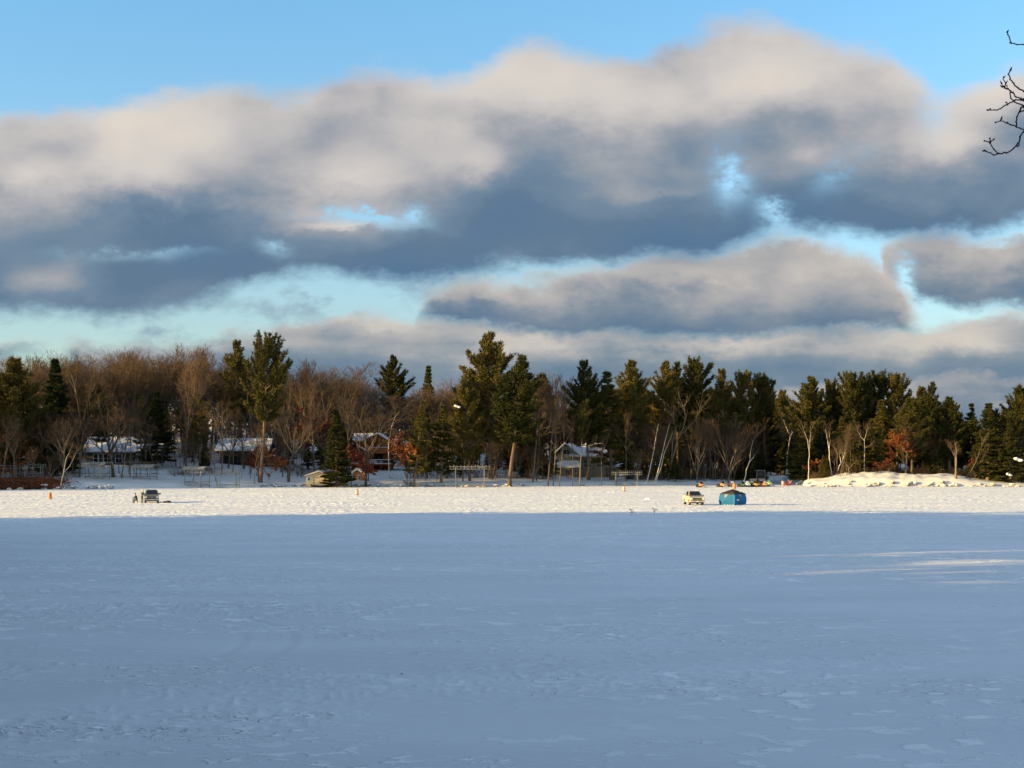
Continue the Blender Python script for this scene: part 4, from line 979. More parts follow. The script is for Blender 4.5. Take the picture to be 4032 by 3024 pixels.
# ------------------------------------------------------------------ houses
class Site:
    """a building whose features are measured along sight lines at its own depth"""
    def __init__(s, name, label, cat, px, D, zoff=0.0):
        s.D = D; s.x = wx(px, D); s.z = gz(s.x, D) + zoff
        s.e = thing(name, label, cat, (s.x, D, s.z))
    def X(s, px): return wx(px, s.D) - s.x
    def Z(s, py): return wz(py, s.D) - s.z
    def wall(s, a, b, t, bot, y0, y1, m, name='wall', below=.8):
        zb = s.Z(bot) if bot is not None else -below
        return MB().box(s.X(a), s.X(b), y0, y1, zb, s.Z(t)).build(name, m, s.e)
    def win(s, a, b, t, bot, y, nx=1, nz=2, fm=None, gm=None, name='window', w=.10):
        x0, x1, z0, z1 = s.X(a), s.X(b), s.Z(bot), s.Z(t); m = MB()
        m.box(x0 - w, x0, y - .07, y + .03, z0 - w, z1 + w); m.box(x1, x1 + w, y - .07, y + .03, z0 - w, z1 + w)
        m.box(x0, x1, y - .068, y + .03, z0 - w, z0); m.box(x0, x1, y - .068, y + .03, z1, z1 + w)
        for i in range(1, nx):
            c = x0 + (x1 - x0) * i / nx; m.box(c - .035, c + .035, y - .055, y + .03, z0, z1)
        for i in range(1, nz):
            c = z0 + (z1 - z0) * i / nz; m.box(x0, x1, y - .05, y + .03, c - .03, c + .03)
        f = m.build(name, fm or M['white'], s.e)
        MB().box(x0, x1, y - .02, y + .02, z0, z1).build('pane', gm or M['glass'], f)
        return f
    def roof_x(s, x0, x1, y0, yr, y1, ze, zr, m=None, th=.16, sn=.32, name='roof', zb=None):
        zb = ze if zb is None else zb
        r = MB().prism_x([(y0, ze), (yr, zr), (y1, zb), (y1, zb + th), (yr, zr + th), (y0, ze + th)][::-1], x0, x1).build(name, m or M['brwall'], s.e)
        e = .003
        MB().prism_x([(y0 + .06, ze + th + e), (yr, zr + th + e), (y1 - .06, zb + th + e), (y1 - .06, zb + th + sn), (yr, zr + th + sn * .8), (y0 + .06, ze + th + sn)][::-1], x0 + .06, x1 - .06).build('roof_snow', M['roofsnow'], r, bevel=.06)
        return r
    def roof_y(s, x0, xr, x1, y0, y1, ze, zr, m=None, th=.16, sn=.30, name='roof', ze2=None):
        z2 = ze if ze2 is None else ze2
        r = MB().prism_y([(x0, ze), (xr, zr), (x1, z2), (x1, z2 + th), (xr, zr + th), (x0, ze + th)], y0, y1).build(name, m or M['brwall'], s.e)
        e = .003
        MB().prism_y([(x0 + .06, ze + th + e), (xr, zr + th + e), (x1 - .06, z2 + th + e), (x1 - .06, z2 + th + sn), (xr, zr + th + sn * .9), (x0 + .06, ze + th + sn)], y0 + .05, y1 - .05).build('roof_snow', M['roofsnow'], r, bevel=.06)
        return r
    def gable(s, x0, xr, x1, y0, y1, ze, zr, m, ze2=None):
        return MB().prism_y([(x0, ze), (x1, ze if ze2 is None else ze2), (xr, zr)], y0, y1).build('gable', m, s.e)
    def rail(s, a, b, t, bot, y, m, n=12, snow=True, name='railing'):
        x0, x1, z0, z1 = s.X(a), s.X(b), s.Z(bot), s.Z(t); k = MB()
        k.box(x0, x1, y, y + .10, z1 - .09, z1); k.box(x0, x1, y + .01, y + .09, z0 + .1, z0 + .17)
        for i in range(n + 1):
            c = x0 + (x1 - x0) * i / n; w = .06 if i % 4 == 0 else .025
            k.box(c - w, c + w, y + .02, y + .08, z0, z1 - .092)
        r = k.build(name, m, s.e)
        if snow: MB().box(x0 + .03, x1 - .03, y - .02, y + .12, z1 + .003, z1 + .14).build('snow_cap', M['roofsnow'], r, bevel=.04)
        return r

# dark cabin on the left, with white framed windows, a deck and a snowy stair
h = Site('lake_cabin', 'dark two level cabin with white framed windows, a deck and snowy stairs', 'house', 430, 335)
h.wall(338, 500, 1784, None, 0, 7.5, M['dkwall'])
h.wall(502, 620, 1794, 1822, 1.2, 7.2, M['dkwall'], 'side_wing')
h.roof_x(h.X(326), h.X(560), -.7, 4.0, 8.4, h.Z(1784), h.Z(1726), M['dkwall'])
h.roof_x(h.X(562), h.X(634), -.2, 3.4, 7.6, h.Z(1794), h.Z(1752), M['dkwall'])
for a, b_ in ((369, 385), (390, 404)): h.win(a, b_, 1788, 1822, 0, 1, 2)
h.win(409, 440, 1788, 1822, 0, 2, 2); h.win(455, 480, 1789, 1822, 0, 2, 2)
h.win(450, 478, 1834, 1854, 0, 2, 2); h.win(412, 436, 1834, 1854, 0, 2, 2)
h.win(506, 528, 1797, 1820, 1.2, 2, 1); h.win(540, 572, 1797, 1820, 1.2, 2, 1)
MB().box(h.X(498), h.X(618), -2.6, 1.2, h.Z(1827), h.Z(1822)).build('deck', M['wood'], h.e)
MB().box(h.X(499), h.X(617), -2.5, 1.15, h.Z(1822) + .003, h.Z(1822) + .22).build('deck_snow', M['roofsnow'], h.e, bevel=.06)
h.rail(500, 617, 1811, 1822, -2.58, M['metal'], 20, False)
for q in (503, 540, 580, 614): MB().box(h.X(q) - .09, h.X(q) + .09, -2.4, -2.2, -.6, h.Z(1827.4)).build('deck_post', M['wood'], h.e)
MB().prism_y([(h.X(626), h.Z(1822)), (h.X(626), h.Z(1822) - .45), (h.X(650), h.Z(1872)), (h.X(656), h.Z(1872)), (h.X(633), h.Z(1822))][::-1], -2.4, -1.2).build('stair', M['roofsnow'], h.e)
MB().tube((h.X(636), -1.1, h.Z(1812)), (h.X(658), -1.1, h.Z(1862)), .07).tube((h.X(647), -1.1, h.Z(1838)), (h.X(647), -1.1, h.Z(1858)), .05).tube((h.X(658), -1.1, h.Z(1862)), (h.X(658), -1.1, h.Z(1874)), .05).build('handrail', M['dkwall'], h.e)
MB().box(h.X(470) - .35, h.X(470) + .35, 4.6, 5.3, h.Z(1740), h.Z(1716)).build('chimney', M['brick'], h.e)

# long cottage with a wide snowy roof
h = Site('cottage', 'long brown cottage with a wide pale snow roof half hidden by bare trees', 'house', 970, 343)
h.wall(866, 1098, 1776, None, 0, 9, M['brwall'])
MB().prism_x([(-.9, h.Z(1779)), (5.2, h.Z(1731)), (11, h.Z(1779)), (11, h.Z(1779) + .18), (5.2, h.Z(1731) + .18), (-.9, h.Z(1779) + .18)][::-1], h.X(846), h.X(1064)).build('roof', M['brwall'], h.e)
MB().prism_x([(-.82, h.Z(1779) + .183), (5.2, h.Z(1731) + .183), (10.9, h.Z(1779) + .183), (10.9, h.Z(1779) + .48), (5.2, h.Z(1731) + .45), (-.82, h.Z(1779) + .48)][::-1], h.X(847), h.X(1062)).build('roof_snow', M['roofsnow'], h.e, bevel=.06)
h.roof_x(h.X(1066), h.X(1128), -.4, 4.2, 9, h.Z(1800), h.Z(1770))
h.win(884, 902, 1795, 1830, 0, 1, 2, M['brwall']); h.win(920, 950, 1795, 1830, 0, 2, 2, M['brwall']); h.win(1000, 1030, 1800, 1830, 0, 2, 2, M['brwall'])
h.win(962, 980, 1797, 1846, 0, 1, 1, M['brwall'], M['brwall'], 'door')

h = Site('small_cabin', 'small brown cabin with a lumpy snow roof, left of the pointed spruce', 'house', 1225, 372)
h.wall(1192, 1260, 1784, None, 0, 6, M['brwall'])
h.roof_x(h.X(1186), h.X(1266), -.6, 3, 6.6, h.Z(1785), h.Z(1764))
h.win(1204, 1220, 1795, 1815, 0, 2, 2, M['log']); h.win(1236, 1250, 1795, 1826, 0, 1, 1, M['log'], M['logdk'], 'door')

# the log house
h = Site('log_house', 'tall orange brown log house with snowy gables, balconies and a dark lower porch', 'house', 1460, 343)
h.wall(1398, 1538, 1738, 1812, 1.0, 10, M['log'])
h.wall(1380, 1536, 1831, None, 1.8, 10.2, M['logdk'], 'lower_wall')
h.roof_y(h.X(1432), h.X(1488), h.X(1532), -1.2, 9, h.Z(1737), h.Z(1710), M['log'])
h.gable(h.X(1440), h.X(1488), h.X(1526), .2, 1.0, h.Z(1738), h.Z(1713), M['log'])
h.roof_x(h.X(1386), h.X(1470), .2, 4.8, 9.6, h.Z(1739), h.Z(1711), M['log'])
h.wall(1440, 1532, 1762, 1784, -.9, -.7, M['log'], 'balcony_front')
MB().box(h.X(1440), h.X(1532), -.68, 1.0, h.Z(1787), h.Z(1784) - .003).build('balcony_floor', M['log'], h.e)
MB().box(h.X(1441), h.X(1531), -.95, -.66, h.Z(1762) + .003, h.Z(1762) + .14).build('balcony_snow', M['roofsnow'], h.e, bevel=.04)
for q in (1441, 1530): MB().tube((h.X(q), -.8, h.Z(1812)), (h.X(q), -.8, h.Z(1738)), .14, 8).build('log_post', M['log'], h.e)
h.win(1452, 1478, 1744, 1760, 1.0, 2, 1, M['log']); h.win(1496, 1512, 1744, 1760, 1.0, 1, 1, M['log'])
h.win(1456, 1506, 1790, 1811, 1.0, 3, 1, M['logdk'])
h.roof_y(h.X(1378), h.X(1406), h.X(1446), -1.9, 1.0, h.Z(1775), h.Z(1757), M['log'], ze2=h.Z(1779))
h.gable(h.X(1384), h.X(1406), h.X(1440), -1.3, -.9, h.Z(1776), h.Z(1759), M['log'], h.Z(1778))
h.wall(1386, 1438, 1777, 1812, -1.0, 1.0, M['log'], 'front_bay')
h.win(1393, 1408, 1789, 1810, -1.0, 1, 1, M['logdk']); h.win(1420, 1434, 1789, 1810, -1.0, 1, 1, M['logdk'])
MB().box(h.X(1376), h.X(1544), -2.4, 1.78, h.Z(1832), h.Z(1826)).build('deck', M['log'], h.e)
MB().box(h.X(1377), h.X(1543), -2.46, -1.6, h.Z(1826) + .003, h.Z(1826) + .16).build('deck_snow', M['roofsnow'], h.e, bevel=.05)
h.rail(1378, 1542, 1811, 1825.5, -2.36, M['logdk'], 22)
for q in (1380, 1422, 1464, 1504, 1541): MB().tube((h.X(q), -2.2, -.6), (h.X(q), -2.2, h.Z(1832.2)), .14, 8).build('log_post', M['log'], h.e)
h.win(1470, 1490, 1842, 1862, 1.8, 2, 1, M['logdk']); h.win(1512, 1524, 1842, 1868, 1.8, 1, 1, M['log'], M['log'], 'door')
h.wall(1534, 1604, 1754, 1800, 3.2, 10, M['logdk'], 'wing_wall')
MB().prism_x([(2.4, h.Z(1756)), (6.6, h.Z(1733)), (10.8, h.Z(1756)), (10.8, h.Z(1756) + .4), (6.6, h.Z(1733) + .4), (2.4, h.Z(1756) + .4)][::-1], h.X(1536), h.X(1586)).prism_y([(h.X(1586), h.Z(1756)), (h.X(1610), h.Z(1756)), (h.X(1586), h.Z(1733) + .3)], 3.0, 10.2).build('wing_roof', M['roofsnow'], h.e)
h.rail(1540, 1604, 1778, 1792, 1.4, M['logdk'], 8); h.rail(1540, 1604, 1789, 1800, 1.0, M['logdk'], 8)
MB().box(h.X(1540), h.X(1606), 1.0, 3.19, h.Z(1812), h.Z(1801)).build('wing_deck', M['logdk'], h.e)
MB().box(h.X(1455) - .5, h.X(1455) + .5, 5.0, 6.0, h.Z(1725), h.Z(1702)).build('chimney', M['rock'], h.e)

# beige shed by the shore, orange shed behind the russet oak
h = Site('beige_shed', 'beige boat shed with a snow dusted roof and a wide garage door at the shore', 'shed', 1240, 300)
x0, x1, xr = h.X(1203), h.X(1296), h.X(1256)
h.wall(1204, 1294, 1874, None, 0, 4.4, M['beige'])
h.gable(x0, xr, x1, .0, .35, h.Z(1874) + .004, h.Z(1857), M['beige'])
rf = MB().prism_y([(h.X(1200), h.Z(1876)), (xr, h.Z(1857)), (h.X(1299), h.Z(1876)), (h.X(1299), h.Z(1876) + .14), (xr, h.Z(1857) + .14), (h.X(1200), h.Z(1876) + .14)], -.45, 4.9).build('roof', M['beige'], h.e)
MB().prism_y([(h.X(1200), h.Z(1876) + .143), (xr, h.Z(1857) + .143), (h.X(1299), h.Z(1876) + .143), (h.X(1299), h.Z(1876) + .26), (xr, h.Z(1857) + .26), (h.X(1200), h.Z(1876) + .26)], -.35, 4.8).build('roof_snow', M['roofsnow'], rf, bevel=.04)
d_ = MB().box(h.X(1236), h.X(1274), -.05, .1, h.Z(1905), h.Z(1880)).build('garage_door', M['beige'], h.e)
k = MB()
for a_, b2 in ((h.X(1233), h.X(1236)), (h.X(1274), h.X(1277))): k.box(a_, b2, -.10, .1, h.Z(1905), h.Z(1878))
k.box(h.X(1236), h.X(1274), -.10, .1, h.Z(1880), h.Z(1878)); k.build('door_frame', M['tan'], d_)
for q in (1886, 1892, 1898): MB().box(h.X(1238), h.X(1272), -.07, -.045, h.Z(q) - .03, h.Z(q) + .03).build('door_rib', M['tan'], d_)
h.win(1212, 1222, 1880, 1892, 0, 1, 2, M['white'])

h = Site('orange_shed', 'small orange shed with a white edged gable behind the russet oak', 'shed', 1412, 312)
h.wall(1390, 1434, 1868, None, 0, 3.4, M['brick'])
h.gable(h.X(1390), h.X(1405), h.X(1434), 0, .3, h.Z(1868) + .003, h.Z(1850), M['brick'], h.Z(1868) + .003)
h.roof_y(h.X(1384), h.X(1405), h.X(1438), -.4, 3.8, h.Z(1866), h.Z(1849), M['white'], ze2=h.Z(1867))
h.win(1411, 1418, 1873, 1888, 0, 1, 2); h.win(1421, 1430, 1872, 1900, 0, 1, 1, M['brick'], M['brick'], 'door')

# gabled grey tan house with porch and garage wing
h = Site('gabled_house', 'grey tan gabled house with snow roofs, a porch and a garage wing', 'house', 2280, 343)
h.wall(2192, 2282, 1796, None, 0, 6, M['tan'])
h.wall(2284, 2388, 1800, None, 1.2, 9, M['tan'], 'main_wall')
h.gable(h.X(2192), h.X(2226), h.X(2282), 0, .4, h.Z(1796) + .003, h.Z(1752), M['tan'], h.Z(1796) + .003)
h.roof_y(h.X(2184), h.X(2226), h.X(2286), -.6, 6.5, h.Z(1788), h.Z(1749), M['tan'], ze2=h.Z(1799))
h.roof_x(h.X(2240), h.X(2394), -.6, 5.2, 11, h.Z(1800), h.Z(1750), M['tan'])
MB().prism_x([(-3.0, h.Z(1841)), (-.02, h.Z(1818)), (-.02, h.Z(1818) + .35), (-3.0, h.Z(1841) + .35)][::-1], h.X(2190), h.X(2284)).build('porch_roof', M['roofsnow'], h.e, bevel=.05)
for q in (2194, 2222, 2252, 2280): MB().box(h.X(q) - .1, h.X(q) + .1, -2.85, -2.65, -.4, h.Z(1841.3)).build('porch_post', M['tan'], h.e)
h.win(2226, 2248, 1849, 1870, 0, 3, 1, M['tan'], name='door'); h.win(2205, 2216, 1806, 1814, 0, 1, 1, M['white']); h.win(2218, 2244, 1772, 1788, 0, 2, 1, M['tan'])
h.win(2262, 2272, 1849, 1862, 0, 1, 1, M['white']); h.win(2300, 2330, 1812, 1840, 1.2, 2, 2); h.win(2350, 2376, 1812, 1840, 1.2, 2, 2)
h.wall(2390, 2440, 1838, None, 2, 9, M['tan'], 'garage_wall')
MB().add([(h.X(2384), 1.3, h.Z(1839)), (h.X(2446), 1.3, h.Z(1839)), (h.X(2446), 9.6, h.Z(1839)), (h.X(2384), 9.6, h.Z(1839)), (h.X(2406), 5.2, h.Z(1817)), (h.X(2412), 5.2, h.Z(1817))],
         [(0, 1, 5, 4), (1, 2, 5), (2, 3, 4, 5), (3, 0, 4), (3, 2, 1, 0)]).build('garage_roof', M['roofsnow'], h.e)
h.win(2400, 2430, 1848, 1872, 2, 1, 3, M['tan'], M['brwall'], 'garage_door')

h = Site('far_cabin', 'dark cabin with a thin strip of roof snow at the left edge', 'house', 30, 318)
h.wall(-30, 52, 1797, None, 0, 6, M['dkwall'])
h.roof_x(h.X(-36), h.X(58), -.6, 3, 6.6, h.Z(1796), h.Z(1776), M['dkwall'], sn=.2)
h.win(6, 24, 1806, 1826, 0, 2, 2, M['metal'])
h = Site('garden_shed', 'tiny dark blue shed with a snow roof between trunks, left of the gabled house', 'shed', 2120, 352)
h.wall(2111, 2130, 1838, None, 0, 2, mat('blue_grey_board', (.035, .05, .08), (.05, .065, .10), scale=3))
h.roof_x(h.X(2108), h.X(2133), -.3, 1, 2.3, h.Z(1838), h.Z(1828), M['dkwall'], sn=.25)
h.win(2117, 2124, 1842, 1860, 0, 1, 1, M['dkwall'], M['dkwall'], 'door')
h = Site('fishing_shanty', 'dark square shanty with pale edge boards behind the parked snowmobiles', 'shed', 2996, 334)
h.wall(2982, 3010, 1854, None, 0, 2.4, M['black'])
MB().box(h.X(2979), h.X(3013), -.15, 2.6, h.Z(1854) + .003, h.Z(1851)).build('roof', M['metal'], h.e)
for q in (2980, 3012): MB().box(h.X(q) - .08, h.X(q) + .08, -.12, -.01, -.3, h.Z(1854)).build('edge_board', M['metal'], h.e)
h.win(2990, 3002, 1862, 1872, 0, 1, 1, M['black'])

# ------------------------------------------------------------------ boat lifts pulled up on the shore
def lift(px, D, top, L, Wd, yaw, label, canopy=True, hoops=9, n_cross=2, arch=.55):
    X = wx(px, D); z = gz(X, D); H = wz(top, D) - z
    e = thing('boat_lift', label, 'boat lift', (X, D, z), math.radians(yaw), 'boat lifts stored on the far shore')
    hx, hy = L / 2, Wd / 2; zt = H - arch
    for sx in (-1, 1):
        for sy in (-1, 1):
            MB().box(sx * hx * .72 - .06, sx * hx * .72 + .06, sy * hy - .06, sy * hy + .06, -.4, zt).build('post', M['metal'], e)
    k = MB()
    for sy in (-1, 1): k.box(-hx, hx, sy * hy - .05, sy * hy + .05, zt + .003, zt + .10)
    for i in range(hoops):
        x = -hx + L * i / (hoops - 1)
        pts = [(x, hy * math.cos(pi * j / 6), zt + .10 + (arch - .1) * math.sin(pi * j / 6)) for j in range(7)]
        for p, q in zip(pts, pts[1:]): k.tube(p, q, .035, 4)
        for sy in (-1, 1): k.box(x - .03, x + .03, sy * hy - .03, sy * hy + .03, zt - .42, zt)
    for sy in (-1, 1): k.box(-hx, hx, sy * hy - .035, sy * hy + .035, zt - .50, zt - .423)
    k.build('canopy_frame', M['metal'], e)
    if canopy:
        c = MB(); nx = 12
        for side in range(nx):
            x0 = -hx - .15 + (L + .3) * side / nx; x1 = -hx - .15 + (L + .3) * (side + 1) / nx
            for j in range(8):
                def P(x, j_):
                    a_ = pi * j_ / 8; sag = .05 * math.sin(x * 5)
                    return (x, (hy + .1) * math.cos(a_), zt + .16 + (arch + .04) * math.sin(a_) + sag - (.10 if j_ in (0, 8) else 0))
                c.add([P(x0, j), P(x1, j), P(x1, j + 1), P(x0, j + 1)], [(0, 1, 2, 3)])
        ob = c.build('canopy', M['canvas'], e, smooth=True)
        md = ob.modifiers.new('thick', 'SOLIDIFY'); md.thickness = .03
    k = MB()
    for zc in (.35, .95)[:n_cross]:
        for sy in (-1, 1): k.box(-hx * .72, hx * .72, sy * hy * .93 - .04, sy * hy * .93 + .04, zc, zc + .1)
        for sx in (-1, 1): k.box(sx * hx * .70 - .04, sx * hx * .70 + .04, -hy * .9, hy * .9, zc + .103, zc + .2)
    for sx in (-1, 1):
        for sy in (-1, 1): k.tube((sx * hx * .70, sy * hy * .97, .1), (sx * hx * .3, sy * hy * .97, 1.0), .03, 4)
    k.build('cradle', M['metal'], e)
    w = MB()
    for i in range(12):
        a0, a1 = 2*pi*i/12, 2*pi*(i+1)/12
        w.tube((hx * .76, hy + .12 + 0 * a0, 1.15), (hx * .76 + .32 * math.cos(a0), hy + .12, 1.15 + .32 * math.sin(a0)), .012, 3) if i % 4 == 0 else None
        w.tube((hx * .76 + .32 * math.cos(a0), hy + .12, 1.15 + .32 * math.sin(a0)), (hx * .76 + .32 * math.cos(a1), hy + .12, 1.15 + .32 * math.sin(a1)), .025, 4)
    w.build('winch_wheel', M['metal'], e)
    return e
lift(28, 296, 1824, 6.2, 2.8, 4, 'bare metal boat lift with a flat frame at the left edge', False, 4)
lift(133, 296, 1822, 4.4, 3.0, 10, 'open boat lift frame with cross rails between two pine trunks', False, 5, 2, .5)
lift(384, 299, 1822, 5.6, 2.9, -22, 'canopied boat lift with a grey sagging cover, right of the oak with the swollen foot', True)
lift(572, 303, 1832, 5.4, 2.9, -16, 'canopied boat lift with an arched cover below the cabin deck', True)
lift(776, 297, 1840, 5.8, 2.8, -26, 'canopied boat lift on its own out on the open snowy shore', True)
lift(898, 296, 1850, 5.6, 2.8, 24, 'uncovered boat lift with a ribbed hoop roof, below the long cottage', False, 14)
lift(1850, 301, 1832, 8.4, 3.0, 3, 'wide pale grey lift frame standing bare below the giant pine', False, 12, 2, .35)
lift(2468, 316, 1852, 6.6, 2.8, -8, 'low ribbed boat lift in front of the garage wing', False, 16, 2, .5)

# ------------------------------------------------------------------ boulders, debris, small things along the shore
bz = []
for i in range(5):
    m = MB(); m.ball((0, 0, .18), (.55, .45, .36), 9, 6, .22, 40 + i)
    bz.append(m)
rock0 = None; rr_ = random.Random(5)
def boulder(px, D, s, label, group):
    global rock0
    X = wx(px, D); z = max(gz(X, D), 0) - .1
    i = rr_.randrange(5)
    if not hasattr(boulder, 'me'): boulder.me = {}
    if i not in boulder.me:
        o = bz[i].build('boulder', M['rock']); boulder.me[i] = o.data; bpy.data.objects.remove(o)
    o = link('boulder', boulder.me[i], None, (X, D, z)); o.scale = (s * rr_.uniform(.8, 1.5), s, s * rr_.uniform(.7, 1.2)); o.rotation_euler = (0, 0, rr_.uniform(0, 6.3))
    tag(o, label, 'boulder', group)
for a_, b2, n_, lb in ((230, 470, 26, 'snow capped boulder in the row below the forked white sapling'), (1010, 1200, 16, 'snow capped boulder in the row left of the beige shed'),
                   (1300, 1700, 36, 'snow capped boulder in the row below the log house'), (1700, 2070, 22, 'snow capped boulder in the row below the bare grey lift'),
                   (3190, 3920, 56, 'snow capped boulder in the row along the foot of the snow bluff'), (3920, 4040, 10, 'snow capped boulder at the shore by the snow laden spruce'), (2280, 2420, 6, 'snow capped boulder on the flat shore below the gabled house')):
    for k_ in range(n_):
        p_ = rr_.uniform(a_, b2); boulder(p_, float(shore(p_)) + rr_.uniform(-.3, 1.6), rr_.uniform(.5, 1.25), lb, lb.replace('boulder', 'boulders'))
for k_ in range(22):
    p_ = rr_.uniform(-20, 235); boulder(p_, float(shore(p_)) + rr_.uniform(0, 1.5), rr_.uniform(.7, 1.4), 'snow capped rust stained boulder along the rust bank', 'boulders along the rust bank')
for q, y_ in ((198, 1851), (211, 1857), (226, 1863), (194, 1872), (205, 1877), (214, 1880)):
    boulder(q, 292, 1.1, 'snow topped boulder in the heap beside the forked white sapling', 'boulders heaped behind the white sapling')
# rust coloured grass bank at the left edge
rg = np.random.default_rng(8); n_ = 24000
px_ = np.concatenate([rg.normal(15, 55, n_ // 2), rg.normal(140, 50, n_ // 2)]); D_ = shore(px_) + np.abs(rg.normal(4, 4.0, n_)); X_ = wx(px_, D_)
Pp = np.stack([X_, D_, ground(X_, D_) - .03 + rg.random(n_) * .6], 1); Dd = rg.normal(size=(n_, 3)); Dd[:, 2] = np.abs(Dd[:, 2]) * .5 + .15; Dd /= np.linalg.norm(Dd, axis=1, keepdims=True)
o = link('dead_grass', mesh_np('dead_grass', *blades(Pp, Dd, rg.uniform(.3, .75, n_), rg.uniform(.08, .2, n_), rg), M['rust'])); tag(o, 'rust brown dead growth covering the bank at the left edge', 'dead grass', kind='stuff')
# picnic table under snow
D = 306; X = wx(1606, D); t = thing('picnic_table', 'snow covered picnic table behind the orange leaved oak', 'picnic table', (X, D, gz(X, D)), .4)
MB().box(-1.0, 1.0, -.42, .42, .70, .76).build('tabletop', M['wood'], t)
MB().box(-.98, .98, -.40, .40, .763, 1.05).build('snow_cap', M['roofsnow'], t, bevel=.08)
for s in (-1, 1):
    MB().box(-1.0, 1.0, s * .72 - .14, s * .72 + .14, .42, .47).build('seat', M['wood'], t); MB().box(-.97, .97, s * .72 - .13, s * .72 + .13, .473, .68).build('snow_cap', M['roofsnow'], t, bevel=.06)
    MB().tube((s * .7, -.72, 0), (s * .7, .25, .70), .05, 5).tube((s * .75, .72, 0), (s * .75, -.25, .70), .05, 5).box(s * .72 - .03, s * .72 + .03, -.8, .8, .34, .417).build('leg', M['wood'], t)
D = 304; X = wx(1640, D); t = thing('storage_box', 'pale square storage box with a snow lid right of the picnic table', 'box', (X, D, gz(X, D)), .1)
MB().box(-.6, .6, -.4, .4, -.1, .75).build('body', M['beige'], t, bevel=.03); MB().box(-.64, .64, -.44, .44, .753, .82).build('lid', M['beige'], t); MB().box(-.6, .6, -.4, .4, .823, 1.02).build('snow_cap', M['roofsnow'], t, bevel=.08)
D = 330; X = wx(2064, D); t = thing('tree_stump', 'forked tan stump standing like two legs on the slope right of the giant pine', 'tree stump', (X, D, gz(X, D)))
MB().tube((-.62, 0, -.3), (-.5, 0, 1.9), .30, 8, .24).tube((.55, 0, -.3), (.42, 0, 1.6), .27, 8, .2).tube((-.5, 0, 1.55), (.45, 0, 1.35), .3, 8, .28).build('stem', M['wood'], t)
MB().ball((0, -.05, 1.72), (.42, .3, .2), 9, 6, .1, 3).build('snow_cap', M['roofsnow'], t)
# overturned dark canoe by the beige shed
D = 299.5; X = wx(1260, D); t = thing('rowing_boat', 'dark small boat lying before the beige shed with snow inside', 'boat', (X, D, max(gz(X, D - 1), 0)), .05)
vs = []; fs = []; nS = 9
for i in range(nS):
    u = -1 + 2 * i / (nS - 1); w = .62 * (1 - abs(u) ** 2.4) + .02; zz = .45 + .25 * u * u
    for j in range(7):
        a_ = pi * j / 6; vs.append((u * 1.9, w * math.cos(a_), zz - (zz - .02 - .12 * u * u) * math.sin(a_)))
for i in range(nS - 1):
    for j in range(6): fs.append((i * 7 + j, i * 7 + j + 1, i * 7 + j + 8, i * 7 + j + 7))
ob = MB().add(vs, fs).build('hull', M['black'], t, smooth=True); md = ob.modifiers.new('thick', 'SOLIDIFY'); md.thickness = .04
MB().ball((0, 0, .36), (1.35, .40, .16), 14, 6, .05, 2).build('snow_fill', M['roofsnow'], t)
